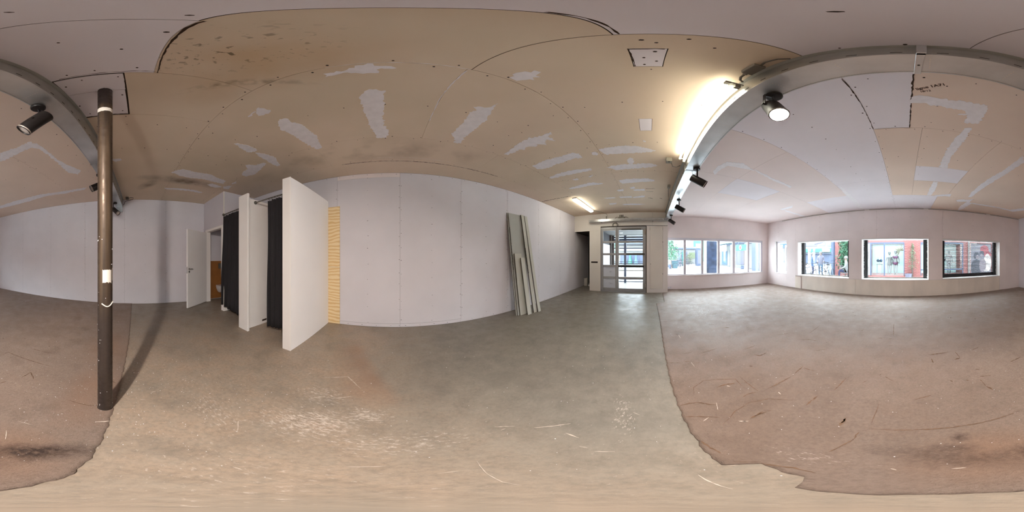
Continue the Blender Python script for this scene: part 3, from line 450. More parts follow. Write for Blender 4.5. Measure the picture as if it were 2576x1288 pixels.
# ragged open joint (broken board edges)
def crackline(pts, w):
    bm = bmesh.new(); P = []
    for (x0, y0), (x1, y1) in zip(pts, pts[1:]):
        n = max(3, int(math.hypot(x1-x0, y1-y0)/.025))
        P += [(x0+(x1-x0)*t/n, y0+(y1-y0)*t/n) for t in range(n)]
    P.append(pts[-1]); prev = None
    for i, (x, y) in enumerate(P):
        a, b = P[max(i-1, 0)], P[min(i+1, len(P)-1)]; dx, dy = b[0]-a[0], b[1]-a[1]; L = math.hypot(dx, dy) or 1
        h = w*rng.uniform(.35, 1.3); q = rng.normal(0, w*.3); nx, ny = -dy/L, dx/L
        c = [bm.verts.new((x+nx*(q+s*h), y+ny*(q+s*h), ZC-.0012)) for s in (-1, 1)]
        if prev: bm.faces.new((prev[0], prev[1], c[1], c[0]))
        prev = c
    return bm
for pts, w in (([(.2, -.088), (.36, -.09), (.8, -.1)], .0035), ([(-.1, -.073), (-.35, -.066)], .003), ([(1.40, .075), (1.02, .07), (.81, .067)], .003), ([(.8, .46), (1.02, .46), (1.4, .47)], .002), ([(.79, .41), (.78, -.09)], .002), ([(1.40, .47), (1.40, .25), (1.40, .08)], .003), ([(-.52, -.066), (-.52, .05)], .003), ([(-.52, -.066), (-.72, -.062)], .003),
    ([(.043, .82), (.047, 1.2), (.047, 1.67)], .006), ([(-.335, .82), (-.33, 1.67)], .004), ([(-1.89, -2.535), (-.53, -2.54), (.83, -2.55)], .006), ([(-3.84, -2.96), (-3.87, -2.02)], .012), ([(-3.83, -.08), (-3.83, .14)], .008), ([(-4.03, -.07), (-4.03, .1)], .008), ([(-4.5, -.02), (-4.56, .1)], .02), ([(-4.5, .3), (-4.55, .36)], .015)):
    obj('open_joint', crackline(pts, w), M['crack'], ceiling)
for pts, w in (([(.3, -.677), (-.1, -.6775), (-.35, -.679)], .0022), ([(-.34, -.70), (-.33, -1.1), (-.34, -1.5)], .004), ([(.3, -2.43), (-.2, -2.42), (-.9, -2.43)], .002)): obj('joint_tape', crackline(pts, w), M['filler'], ceiling)
# filler strokes: thin slabs of joint compound with torn edges
def ragged(poly, amp):
    out = []; n = len(poly)
    for i in range(n):
        (x0, y0), (x1, y1) = poly[i], poly[(i+1) % n]; L = math.hypot(x1-x0, y1-y0); k = max(1, min(14, int(L/.018)))
        for t in range(k):
            j = rng.normal(0, amp) if t else rng.normal(0, amp*.4)
            out.append((x0+(x1-x0)*t/k-(y1-y0)/max(L, 1e-6)*j, y0+(y1-y0)*t/k+(x1-x0)/max(L, 1e-6)*j))
    return out
for poly in PATCHES:
    bm = bmesh.new(); pl = ragged(poly, .008); th = ZC-rng.uniform(.0016, .0026)
    vv, _, ff, _, _, _ = delaunay_2d_cdt([Vector(q) for q in pl], [(i, (i+1) % len(pl)) for i in range(len(pl))], [], 1, 1e-5)
    b = [bm.verts.new((q.x, q.y, th)) for q in vv]
    for f in ff: bm.faces.new([b[i] for i in f])
    ex = bmesh.ops.extrude_edge_only(bm, edges=[e for e in bm.edges if e.is_boundary])
    bmesh.ops.translate(bm, verts=[q for q in ex['geom'] if isinstance(q, bmesh.types.BMVert)], vec=(0, 0, ZC+.002-th))
    obj('filler_patch', bm, M['filler'], ceiling)
pts = []
for xx in np.arange(-5.6, 4.5, .28): pts += [(xx, -.655, ZC), (xx+.1, -.705, ZC)]
for xx in np.arange(-5.6, 4.5, .33): pts += [(xx, -1.86, ZC), (xx+.08, -1.9, ZC), (xx+.05, -1.25, ZC), (xx, -2.5, ZC)]
for yy in np.arange(-1.7, .5, .3): pts += [(-2.9, yy, ZC), (-2.95, yy+.1, ZC), (1.6, yy, ZC), (2.15, yy+.1, ZC), (-1.2, yy, ZC), (-2.0, yy, ZC)]
pts += [(-.4, .1, ZC), (-.42, -.02, ZC), (-.45, .02, ZC), (-.55, .02, ZC), (-.62, -.02, ZC), (-.66, .03, ZC), (-.7, -.02, ZC), (-.76, .01, ZC), (-.47, .2, ZC), (.15, -.05, ZC), (.09, .09, ZC), (-.05, .11, ZC), (.4, .21, ZC), (.52, .05, ZC), (.33, -.06, ZC), (.74, 0, ZC), (.75, .2, ZC), (.76, .35, ZC), (.4, .49, ZC), (0, .47, ZC), (-.2, .47, ZC), (.6, .48, ZC), (.85, .1, ZC), (.85, .3, ZC), (1.1, .1, ZC), (1.35, .12, ZC), (1.35, .4, ZC), (.9, .42, ZC), (1.2, .44, ZC), (1.45, .1, ZC), (1.45, .3, ZC)]
for yy in np.arange(.95, 5.3, .3): pts += [(-.30, yy, ZC), (-.36, yy+.1, ZC), (-1.47, yy, ZC), (-.9, yy+.15, ZC), (.25, yy, ZC)]
for xx in np.arange(-.2, 4.5, .3): pts += [(xx, 1.70, ZC), (xx+.1, 1.64, ZC), (xx, .86, ZC), (xx+.1, 2.4, ZC), (xx, 4.25, ZC)]
obj('screw_heads', dots(pts, .007, (0, 0, -1)), M['screw'], ceiling, kind='stuff')
# pencilled note on the board beside the beam
text('pencil_note', 'ligne 1A71', .045, M['pencil'], ceiling, (.075, 1.035, ZC-.0014), (PI, 0, R(-30)), .0004, 'LEFT')
text('pencil_note', '18/12', .032, M['pencil'], ceiling, (.10, 1.065, ZC-.0014), (PI, 0, R(-22)), .0004, 'LEFT')

# --- long plasterboard wall
wl = struct('wall_long', box(-7.9, 4.9, -3.2, YL-.0125, 0, ZC+.012), M['gap'])
xe = [-7.7, -6.13, -4.93, -3.73, -2.53, -1.33, -.13, 1.07, 2.27, 3.47, XB+.1]
for x0, x1 in zip(xe, xe[1:]):
    z0 = .075 if x0 in (-.13, -1.33) else .0
    if z0:
        obj('panel', box(x0+.0015, x1-.0015, YL-.0125, YL, .004, .073), M['wallboard'], wl)
    z1 = ZC-.10 if x0 == -.13 else ZC
    obj('panel', box(x0+.0015, x1-.0015, YL-.0125, YL, z0+.003, z1-.003), M['wallboard'], wl)
    if z1 < ZC: obj('panel', box(x0+.0015, x1-.0015, YL-.0125, YL-.001, z1, ZC-.002), M['winboard'], wl)
pts = []
for x0 in xe[1:-1]:
    for z in np.arange(.12, 3.0, .24): pts += [(x0-.018, YL, z+rng.normal(0, .02)), (x0+.018, YL, z+rng.normal(0, .03))]
    for z in np.arange(.12, 3.0, .28): pts += [(x0+.6+rng.normal(0, .006), YL, z+rng.normal(0, .03))]
for x in np.arange(-6, 1.5, .27): pts += [(x, YL, ZC-.03), (x+.1, YL, .035)]
obj('screw_heads', dots(pts, .0062, (0, 1, 0)), M['screw'], wl, kind='stuff')
# --- back wall
wb = struct('wall_back', box(XB+.0125, 4.9, -3.2, 6.1, 0, ZC+.012), M['gap'])
ye = [-3.0, -2.03, -.83, .36, 1.54, 2.74, 3.94, 5.14, YW+.1]
for y0, y1 in zip(ye, ye[1:]): obj('panel', box(XB, XB+.0125, y0+.0012, y1-.0012, .003, ZC-.002), M['wallboard'], wb)
pts = []
for y0 in ye[1:-1]:
    for z in np.arange(.12, 3.0, .26): pts += [(XB, y0-.018, z+rng.normal(0, .02)), (XB, y0+.018, z+rng.normal(0, .02)), (XB, y0+.6, z+rng.normal(0, .03))]
obj('screw_heads', dots(pts, .005, (-1, 0, 0)), M['screw'], wb, kind='stuff')
# --- window wall: thick masonry with four openings
OPEN = [(-5.71, -4.94, .60, 2.10), (-4.29, -2.0, .585, 1.99), (-1.51, .80, .58, 2.0), (1.30, 3.64, .60, 1.97)]
YO = 5.93
def wall_boxes(bm, x0, x1, zz0, zz1, opens, y0, y1):
    xs = sorted({x0, x1, *[o[0] for o in opens], *[o[1] for o in opens]})
    for a, b in zip(xs, xs[1:]):
        hit = [o for o in opens if o[0] <= a and b <= o[1]]
        if hit: bx(bm, a, b, y0, y1, zz0, hit[0][2]); bx(bm, a, b, y0, y1, hit[0][3], zz1)
        else: bx(bm, a, b, y0, y1, zz0, zz1)
    return bm
ww = struct('wall_window_side', wall_boxes(bmesh.new(), -6.6, 4.9, 0, ZC+.2, OPEN, YW+.0125, YO), M['reveal'])
sx_ = [-6.4, -5.47, -4.43, -3.21, -2.02, -.98, .18, 1.31, 2.46, 3.94, XB]
for a, b in zip(sx_, sx_[1:]): obj('panel', box(a+.0012, b-.0012, YW, YW+.0125, 2.012 if b > -4.4 else 2.105, ZC-.002), M['winboard'], ww)
for a, b in ((-2.0, -1.51), (.80, 1.30), (-4.43, -4.29), (3.64, 3.94), (3.94, XB)): obj('panel', box(a+.001, b-.001, YW, YW+.0125, .003 if a >= 3.6 else .575, 2.010), M['winboard'], ww)
obj('panel', box(-6.4, -5.712, YW, YW+.0125, .003, 2.103), M['winboard'], ww)
obj('panel', box(-4.938, -4.432, YW, YW+.0125, .003, 2.103), M['winboard'], ww)
obj('panel', box(-5.71, -4.94, YW, YW+.0125, .003, .597), M['winboard'], ww)
for a, b in ((-4.43, -4.09), (-4.085, -1.75), (-1.747, .30), (.302, 1.9), (1.902, 3.62)):
    obj('apron_board', box(a+.0015, b-.0015, YW-.012, YW+.012, .006, .562), M['apron'], ww)
pts = []
for a in sx_[1:-1]:
    for z in np.arange(2.1, 3.05, .22): pts += [(a-.018, YW, z), (a+.018, YW, z), (a+.58, YW, z)]
obj('screw_heads', dots(pts, .005, (0, -1, 0)), M['screw'], ww, kind='stuff')
for i, (x0, x1, z0, z1) in enumerate(OPEN):
    w = bpy.data.objects.new('window_%d' % (i+2), None); COL.objects.link(w); w['kind'] = 'structure'; w.location = ((x0+x1)/2, YO, z0)
    def P(name, b, m): 
        bmesh.ops.translate(b, verts=b.verts, vec=-Vector(w.location)); return obj(name, b, M[m], w)
    if i:
        P('sill', bev(box(x0, x1, YW-.012, YO-.02, z0-.022, z0+.004), .004), 'whiteb')
        P('lintel_board', box(x0, x1, YW+.003, YO-.02, z1-.014, z1), 'whiteb')
        P('guide_rail', box(x0+.002, x0+.14, YO-.10, YO+.02, z0+.004, z1-.014), 'blackm'); P('guide_rail', box(x1-.14, x1-.002, YO-.10, YO+.02, z0+.004, z1-.014), 'blackm')
        P('bottom_rail', box(x0+.14, x1-.14, YO-.03, YO+.02, z0+.004, z0+(.035 if i < 3 else .13)), 'edge' if i < 3 else 'blackm')
        P('pane', box(x0+.14, x1-.14, YO+.004, YO+.012, z0+.03, z1-.014), 'glass')
        # torn foam and plaster along the reveal
        b = bmesh.new()
        for k in range(60):
            z = rng.uniform(z0+.02, z1-.03); s = rng.uniform(.006, .022)
            for xx, sg in ((x0, 1), (x1, -1)):
                if rng.random() < .6: bx(b, min(xx, xx+sg*s), max(xx, xx+sg*s), YO-.11-rng.uniform(0, .03), YO-.095, z, z+s*rng.uniform(1, 3))
        o = P('foam_seal', b, 'reveal'); o['kind'] = 'stuff'
    else:
        for nm, a in (('frame', (x0, x0+.07, YO-.25, YO-.17, z0, z1)), ('frame', (x1-.07, x1, YO-.25, YO-.17, z0, z1)), ('frame', (x0+.07, x1-.07, YO-.25, YO-.17, z1-.07, z1)), ('frame', (x0+.07, x1-.07, YO-.25, YO-.17, z0, z0+.06))):
            P(nm, bev(box(*a), .006), 'pvc')
        P('sill', box(x0, x1, YW-.01, YO-.25, z0-.02, z0+.004), 'whiteb'); P('pane', box(x0+.07, x1-.07, YO-.21, YO-.204, z0+.06, z1-.07), 'glass')
        P('jamb_filler', box(x1-.16, x1-.09, YO-.27, YO-.25, z0+.08, z0+.75), 'reveal'); P('jamb_filler', box(x1-.15, x1-.09, YO-.27, YO-.25, z0+.77, z1-.3), 'reveal')
    if i == 3:
        n = 23; zt = z1-.02; zb = z0+.135
        sh = bmesh.new(); W_ = (x1-x0-.28)/2
        me0 = None
        for k in range(n):
            z = zb+(zt-zb)*(k+.2)/n
            if me0 is None:
                b = bev(box(-W_, W_, -.009, .009, 0, .027), .004, 1); so = obj('slat', b, M['blackm'], w); me0 = so.data
            else:
                so = bpy.data.objects.new('slat', me0); COL.objects.link(so); so.parent = w
            so.location = (0, .045, z-z0)
# conduit along the head of the window wall, with couplings
t = thing('cable_conduit', 'thin pale conduit run along the joint of ceiling and window wall', 'conduit', (-1, YW-.02, 3.05))
obj('pipe', tube(bmesh.new(), [(-4.2, 0, 0), (-1, .0, -.004), (2, 0, .002), (5.6, 0, -.01)], .009), M['boxgrey'], t, True)
for x in (-.4, 1.63, 4.0): obj('coupling', tube(bmesh.new(), [(x, 0, 0), (x+.16, 0, 0)], .016), M['white'], t, True)
t = thing('wall_pipe', 'thin mauve conduit bending down to the floor below the bicycle window', 'pipe', (-4.3, YW-.02, .0))
obj('pipe', tube(bmesh.new(), [(-.13, -.002, .53), (.02, -.002, .53), (.13, -.002, .53), (.17, -.002, .525), (.195, -.002, .505), (.20, -.002, .47), (.20, -.002, .0)], .010), mat('mauve_conduit', lin(168, 140, 140), .5), t, True)
obj('clip', box(-.12, -.09, -.016, .006, .51, .55), M['white'], t)
# --- end wall with the six-pane strip window (runs slightly askew)
AW = R(84.465)
def askew(name, kind='structure'):
    o = bpy.data.objects.new(name, None); COL.objects.link(o); o.location = (-6.72, .70, 0); o.rotation_euler = (0, 0, AW); o['kind'] = kind; return o
we = obj('wall_strip_window', wall_boxes(bmesh.new(), -.02, 4.95, 0, ZC+.2, [(.02, 4.56, .60, 2.16)], .0125, .16), M['reveal'], kind='structure', loc=(-6.72, .70, 0), rot=(0, 0, AW))
for a, b in zip((0, 1.19, 2.34, 3.48, 4.63), (1.19, 2.34, 3.48, 4.63, 4.88)):
    hi = min(b, 4.56)
    obj('panel', box(a+.0012, b-.0012, 0, .0125, 2.165, ZC-.002), M['winboard'], we)
    if a > 4.5: obj('panel', box(a+.001, b-.001, 0, .0125, .003, 2.163), M['winboard'], we)
    else: obj('panel', box(a+.0012, b-.0012, 0, .0125, .003, .596), M['winboard'], we)
obj('panel', box(4.562, 4.629, 0, .0125, .598, 2.163), M['winboard'], we)
win = askew('window_1')
F = lambda n, a, m: obj(n, bev(box(*a), .006), M[m], win)
for nm, a in (('frame', (.02, 4.56, .02, .12, 2.055, 2.16)), ('frame', (.02, 4.56, .02, .12, .60, .64)), ('frame', (.02, .085, .02, .12, .64, 2.055)), ('frame', (4.47, 4.56, .02, .12, .64, 2.055))): F(nm, a, 'pvc')
ml = [.085, .737, .838, 1.492, 1.589, 2.23, 2.332, 2.948, 3.069, 3.727, 3.815, 4.469]
for a, b in zip(ml[1:-1:2], ml[2:-1:2]): F('mullion', (a, b, .03, .115, .64, 2.055), 'pvc')
for a, b in zip(ml[::2], ml[1::2]): obj('pane', box(a, b, .085, .091, .64, 2.055), M['glass'], win)
F('sill', (.0, 4.58, -.035, .02, .585, .606), 'whiteb')
# --- door wall
wd = struct('wall_entrance', bx(bx(bx(box(-6.32, XD-.0125, -3.0, .70, 2.56, ZC+.012), -6.32, XD-.0125, -3.0, -1.87, 2.405, 2.56), -6.32, XD-.0125, -2.325, -1.87, 0, 2.405), -6.32, XD-.0125, -.12, -.095, 0, 2.56), M['gap'])
for a, b, z0, z1 in ((-2.998, -1.872, 2.405, ZC-.002), (-1.870, -1.1, 2.56, ZC-.002), (-1.097, .12, 2.56, ZC-.002), (.123, .70, 2.56, ZC-.002)):
    obj('panel', box(XD-.0125, XD, a, b, z0+(.16 if a == -2.998 and False else 0), z1), M['cream'], wd)
obj('panel', box(XD-.22, XD+.001, -2.335, -1.875, .003, 2.402), M['cream'], wd)
obj('vent_slot', box(XD, XD+.006, -2.262, -1.99, 1.125, 1.185), M['gap'], wd)
# dark niche beside it
wn = struct('wall_niche', box(-8.2, -8.05, -3.2, -1.9, 0, 2.6), M['gap'])
nb = box(-8.05, -6.30, -2.30, -2.20, 0, 2.45); struct('wall_niche_side', nb, mat('bare_brick_dark', lin(70, 58, 52), .95, var=.35, vs=9, bump=.6, bs=14))
struct('ceiling_niche', box(-8.2, -6.32, -3.0, -2.2, 2.392, 2.42), M['gap'])
bm = bmesh.new()
for k in range(16): z = rng.uniform(.2, 2.3); s = rng.uniform(.03, .1); prism(bm, [(-6.34-rng.uniform(0, .3), -2.302), (-6.33, -2.305-s*.3), (-6.31, -2.302)], z, z+s)
obj('plaster_remnant', bm, M['reveal'], bpy.data.objects['wall_niche_side'], kind='stuff')
# --- toilet enclosure in the back corner
YT = -2.03; XT = 3.45
wt = struct('wall_toilet_front', bx(bx(box(XT, 3.52, YT-.1, YT, 0, ZC), 4.50, XB, YT-.1, YT, 0, ZC), 3.52, 4.50, YT-.1, YT, 2.175, ZC), M['wallboard_b'])
ws = struct('wall_toilet_side', box(XT, XT+.08, -3.0, YT-.1, 0, ZC), M['wallboard_b'])
struct('trim_1', bev(box(XT-.004, XT+.018, YT-.018, YT+.004, .1, ZC-.004), .002, 1), M['cream'])
struct('baseboard_toilet', bx(box(XT-.012, XT, YT-.95, YT+.0, 0, .10), XT-.012, 3.50, YT, YT+.012, 0, .10), M['white'])
# ------------------------------------------------------------------ doors
d1 = bpy.data.objects.new('door_1', None); COL.objects.link(d1); d1.location = (XD, -1.0, 0); d1['kind'] = 'structure'
def DP(name, a, m, b=.005, par=None, lab=None):
    x0, x1, y0, y1, z0, z1 = a
    return obj(name, bev(box(x0, x1, y0+1.0, y1+1.0, z0, z1), b), M[m], par or d1, label=lab)
DP('frame_head', (-.08, -.02, -1.87, -.12, 2.44, 2.53), 'stainless'); DP('head_gap', (-.06, .0, -1.87, -.12, 2.53, 2.56), 'gap', .002)
DP('frame_post', (-.08, -.02, -1.87, -1.83, 0, 2.44), 'stainless'); DP('frame_post', (-.08, -.02, -.155, -.12, 0, 2.44), 'stainless')
RAILS = [(2.385, 2.44), (1.90, 1.98), (1.43, 1.51), (.97, 1.06), (.515, .60), (.02, .15)]
for nm, ya, yb, sl, sr in (('side_light', -1.83, -1.235, .055, .055), ('door_leaf', -1.23, -.155, .075, .085)):
    L = DP('stile', (-.09, -.03, ya, ya+sl, .02, 2.44), 'stainless'); DP('stile', (-.09, -.03, yb-sr, yb, .02, 2.44), 'stainless')
    for z0, z1 in RAILS: DP('rail', (-.085, -.035, ya+sl, yb-sr, z0, z1), 'stainless')
    for (z0, z1), (z2, z3) in zip(RAILS[1:], RAILS[:-1]):
        if nm == 'side_light' and z0 < .9:
            q = DP('panel', (-.064, -.056, ya+sl, yb-sr, z1, z2), 'paper', .001, lab='white sheet covering the pane')
            bm = bmesh.new(); cy = (ya+yb)/2+1.05; cz = (z1+z2)/2
            for k in range(26):
                r = rng.uniform(.01, .1); a = rng.uniform(0, 2*PI); s = rng.uniform(.002, .007)
                bx(bm, -.0562, -.0548, cy+r*math.cos(a), cy+r*math.cos(a)+s*2, cz+r*.6*math.sin(a), cz+r*.6*math.sin(a)+s)
            bx(bm, -.0562, -.0548, cy-.2, cy+.1, z2-.05, z2-.046)
            o = obj('printed_marks', bm, M['ink'], d1, kind='stuff')
        else: DP('pane', (-.063, -.057, ya+sl, yb-sr, z1, z2), 'glass', .001)
t_ = DP('push_bar', (.0, .04, -1.17, -.19, .985, 1.045), 'black'); DP('bar_bracket', (-.03, .03, -1.20, -1.165, .98, 1.05), 'chrome'); DP('bar_bracket', (-.03, .03, -.20, -.16, .98, 1.05), 'chrome')
DP('door_closer', (-.03, .03, -.86, -.17, 1.44, 1.50), 'edge')
for z in (2.22, .16): DP('hinge', (-.03, .0, -.165, -.12, z, z+.2), 'chrome')
DP('threshold', (-.12, .03, -1.87, -.12, 0, .018), 'galv', .003)
DP('top_plate', (-.03, .0, -1.05, -.3, 2.40, 2.44), 'edge', .002)
# meter cupboard beside the entrance
t = thing('meter_cupboard', 'tall cream built-in cupboard with narrow flush door right of the glazed entrance', 'cupboard', (XD, .30, 0))
b = bx(bx(bx(box(-.62, -.02, -.395, -.38, .0, 2.545), -.62, -.02, .385, .40, 0, 2.545), -.62, -.02, -.395, .40, 2.53, 2.545), -.62, -.58, -.38, .385, 0, 2.53)
obj('carcass', b, M['white'], t)
for nm, a in (('frame', (-.02, .0, -.395, -.272, 0, 2.545)), ('frame', (-.02, .0, .215, .40, 0, 2.545)), ('plinth', (-.02, .001, -.272, .215, 0, .155)), ('frame', (-.02, .0, -.272, .215, 2.535, 2.545))): obj(nm, box(*a), M['white'], t)
dr = obj('door', bev(box(-.02, -.002, -.266, .209, .162, 2.53), .002, 1), M['cream'], t)
obj('lock', tube(bmesh.new(), [(-.003, -.245, 1.10), (.006, -.245, 1.10)], .012), M['chrome'], dr, True)
for z in (.7, 1.9): obj('hinge', tube(bmesh.new(), [(.0, .212, z), (.0, .212, z+.05)], .006), M['edge'], dr)
t = thing('pipe_stub', 'small white valve on a pipe stub low at the cupboard side', 'valve', (-6.35, .78, .14))
obj('stub', tube(bmesh.new(), [(-.02, -.08, 0), (-.02, .0, 0)], .022), M['pvc'], t, True); obj('cap', tube(bmesh.new(), [(-.02, .0, 0), (-.02, .03, 0)], .032), M['whiteb'], t, True)
obj('elbow', tube(bmesh.new(), [(.0, .02, .03), (.01, .07, .035), (.012, .07, -.02)], .018), M['pvc'], t, True)
t = thing('floor_box', 'small white open box standing in the dark niche', 'box', (-7.05, -2.86, 0))
obj('body', bx(bx(bx(bx(box(-.09, .09, -.07, .07, 0, .006), -.09, -.084, -.07, .07, 0, .36), .084, .09, -.07, .07, 0, .36), -.084, .084, -.07, -.064, 0, .36), -.084, .084, .064, .07, 0, .36), M['cream'], t)
tag(rebase(obj('plaster_lump', lathe(bmesh.new(), [(.0, 0), (.05, .01), (.06, .05), (.03, .09), (0, .1)], 9, (-6.95, -2.68, 0)), M['reveal'], smooth=True)), 'white lump of plaster beside the box in the niche', 'rubble')
# toilet door: frame, open leaf, and what shows of the room behind
d2 = bpy.data.objects.new('door_2', None); COL.objects.link(d2); d2.location = (4.5, YT, 0); d2['kind'] = 'structure'
b = bx(bx(box(-.06, .02, -.12, .015, 0, 2.12), -1.0, -.945, -.12, .015, 0, 2.12), -1.0, .02, -.12, .015, 2.12, 2.18)
obj('frame', b, M['white'], d2)
lf = obj('leaf', bev(box(0, .875, -.02, .02, .012, 2.10), .003, 1), M['whiteb'], d2, loc=(-.045, .02, 0), rot=(0, 0, R(121.6)))
for sgn in (-1, 1):
    pl = obj('lever_handle', tube(tube(bmesh.new(), [(.82, sgn*.02, 1.06), (.82, sgn*.065, 1.06)], .009), [(.82, sgn*.06, 1.06), (.76, sgn*.064, 1.065), (.70, sgn*.06, 1.055)], .010), M['chrome'], lf, True)
    obj('rose', tube(tube(bmesh.new(), [(.82, sgn*.02, 1.06), (.82, sgn*.028, 1.06)], .026, 14), [(.82, sgn*.02, .99), (.82, sgn*.03, .99)], .026, 14), M['chrome'], lf, True)
obj('lock_plate', box(.8745, .877, -.011, .011, .95, 1.12), M['chrome'], lf)
for z in (.3, 1.1, 1.85): obj('hinge', tube(bmesh.new(), [(-.035, .022, z), (-.035, .022, z+.09)], .008), M['white'], d2)
tb = thing('backing_board', 'orange-brown board behind the wall-hung toilet bowl', 'board', (XB-.01, -2.5, 0))
obj('sheet', box(-.012, .008, -.46, .36, .02, 1.24), M['orange'], tb)
obj('flush_plate', bev(box(-.024, -.012, -.24, -.02, .99, 1.16), .004), M['edge'], tb)
tl = thing('toilet_bowl', 'white wall-hung toilet bowl seen through the open door', 'toilet', (XB-.025, -2.62, 0))
bm = bmesh.new(); rings = []
for z, hx, hw in ((.22, .16, .10), (.27, .34, .135), (.34, .46, .165), (.40, .50, .18), (.43, .51, .18)):
    rings.append([bm.verts.new((0 if c > 0 else -hx*abs(c)**.75, hw*s, z)) for c, s in ((math.cos(a), math.sin(a)) for a in [PI/2+PI*k/16 for k in range(17)])])
for q0, q1 in zip(rings, rings[1:]):
    for k in range(16): bm.faces.new((q0[k], q0[k+1], q1[k+1], q1[k]))
    bm.faces.new((q0[-1], q0[0], q1[0], q1[-1]))
bm.faces.new(rings[0]); bm.faces.new(rings[-1]); obj('bowl', bm, M['ceramic'], tl, True)
bm = bmesh.new(); prism(bm, [(-.51*abs(math.cos(a))**.75, .182*math.sin(a)) for a in [PI/2+PI*k/16 for k in range(17)]], .432, .465); obj('seat_lid', bm, M['ceramic'], tl, True)

# ------------------------------------------------------------------ fitting cubicles
t = thing('cubicle_partition', 'tall white free-standing partition nearest the plywood sheet', 'partition', (1.315, -2.36, 0))
obj('panel', bev(box(-.065, .065, -.62, .64, 0, 2.52), .003, 1), M['whiteb'], t)
obj('edge_strip', bev(box(-.068, .068, .635, .648, 0, 2.523), .002, 1), M['white'], t)
t = thing('cubicle_partition', 'white partition with a wide front post between the two black curtains', 'partition', (2.31, -2.3, 0))
obj('panel', bev(box(-.03, .045, -.69, .50, 0, 2.49), .003, 1), M['white'], t)
obj('front_post', bev(box(-.13, .13, .50, .545, 0, 2.54), .004, 1), M['white'], t)
obj('repair_mark', box(-.0315, -.03, -.02, .10, .06, .10), M['crack'], t)
for i, (x0, x1, lb) in enumerate(((1.38, 2.28, 'grey tube rail across the nearer fitting cubicle'), (2.355, 3.45, 'grey tube rail across the farther fitting cubicle'))):
    t = thing('curtain_rail', lb, 'curtain rail', ((x0+x1)/2, -2.02, 2.43)); h = (x1-x0)/2
    obj('rod', tube(bmesh.new(), [(-h, 0, 0), (h, 0, 0)], .0125, 12), M['cable'], t, True)
    for s in (-1, 1): obj('flange', tube(bmesh.new(), [(s*h, 0, 0), (s*(h-.02), 0, 0)], .034, 16), M['edge'], t, True)
def curtain(x0, x1, z0, z1, n, amp, lb, hem=0, flare=0.0):
    t = thing('curtain', lb, 'curtain', ((x0+x1)/2, -2.02, z0), group='black curtains of the fitting cubicles')
    bm = bmesh.new(); nx = 110; nz = 16; vs = []
    for j in range(nz+1):
        v = j/nz; row = []
        for i in range(nx+1):
            u = i/nx; top = v**3
            a = amp*(1-.45*top); x = x0+(x1-x0)*u+flare*(1-v)*(u-.5)
            y = a*(.6+.4*math.sin(u*7+1))*math.sin(u*n*2*PI+.9*math.sin(u*8+v))+.4*a*math.sin(u*n*4.7*PI+v*2.1+1)+.008*math.sin(v*7+u*12)
            row.append(bm.verts.new((x-(x0+x1)/2, y, (z1-z0)*v+(hem*math.sin(u*PI*1.3)*(1-v)))))
        vs.append(row)
    for j in range(nz):
        for i in range(nx): bm.faces.new((vs[j][i], vs[j][i+1], vs[j+1][i+1], vs[j+1][i]))
    o = obj('cloth', bm, M['curtain'], t, True); md = o.modifiers.new('s', 'SOLIDIFY'); md.thickness = .004
    k = 0; 
    for i in range(n*2):
        u = (i+.5)/(2*n); x = x0+(x1-x0)*u-(x0+x1)/2
        b = bmesh.new(); tube(b, [(x, .02*math.cos(a), z1-z0+.028+.02*math.sin(a)) for a in [2*PI*q/10 for q in range(11)]], .0035, 6); obj('ring', b, M['black'], t)
    return t
curtain(1.41, 1.95, .13, 2.385, 4, .05, 'black curtain bunched against the nearest white partition', .02)
curtain(2.52, 3.44, .14, 2.385, 6, .04, 'black curtain drawn across the farther cubicle beside the toilet door', -.03, .1)
for i, y in enumerate((-2.42, -2.62)):
    t = thing('coat_hook', ('dark coat hook on the partition, nearer the front post', 'dark coat hook on the partition, nearer the long wall')[i], 'hook', (2.279, y, 1.60))
    obj('plate', box(-.004, .0, -.012, .012, -.05, .02), M['edge'], t)
    obj('hook', tube(bmesh.new(), [(-.004, 0, -.045), (-.035, 0, -.055), (-.045, 0, -.03), (-.03, 0, .0), (-.03, .0, .03), (-.06, 0, .075)], .006, 8), M['edge'], t, True)
# plywood
t = thing('plywood_sheet', 'two pale plywood strips, one above the other, screwed to the long wall', 'plywood', (1.15, YL+.003, 0))
obj('upper_strip', box(-.135, .11, .0, .015, 1.185, 2.39), M['ply'], t); obj('lower_strip', box(-.135, .11, .0, .017, .005, 1.18), M['ply'], t)
# ------------------------------------------------------------------ boards leaning on the long wall
def leaner(lb, x0, w, top, yb, yt, th, m, skew=0.0, nm='leaning_board', notch=None):
    "x0 = edge nearest the camera at the foot; the board runs towards -x"
    t = thing(nm, lb, 'board', (x0-w/2, yb, 0), group=None); L = math.hypot(top, yt-yb); a = math.atan2(yb-yt, top)
    b = box(-w/2, w/2, -th, 0, 0, L); bmesh.ops.bevel(b, geom=b.edges[:], offset=.0015, segments=1, affect='EDGES')
    ed = bx(bmesh.new(), w/2-.0005, w/2+.001, -th, 0, .001, L-.001)
    nt_ = bmesh.new()
    if notch:
        for z in np.arange(notch[0], notch[1], .035): bx(nt_, w/2-.012, w/2+.0016, -th-.0008, .0006, z, z+.02)
    for nme, q, mm in (('board', b, m), ('cut_edge', ed, 'edge')) + ((('notches', nt_, 'gap'),) if notch else ()):
        bmesh.ops.transform(q, matrix=Matrix.Rotation(a, 4, 'X') @ Matrix.Rotation(skew, 4, 'Y'), verts=q.verts); obj(nme, q, M[mm], t, kind='stuff' if nme == 'notches' else None)
    return t
leaner('hindmost wide grey board leaning on the long wall', -2.50, .46, 2.46, -2.66, -2.985, .0125, 'greyboard', .0)
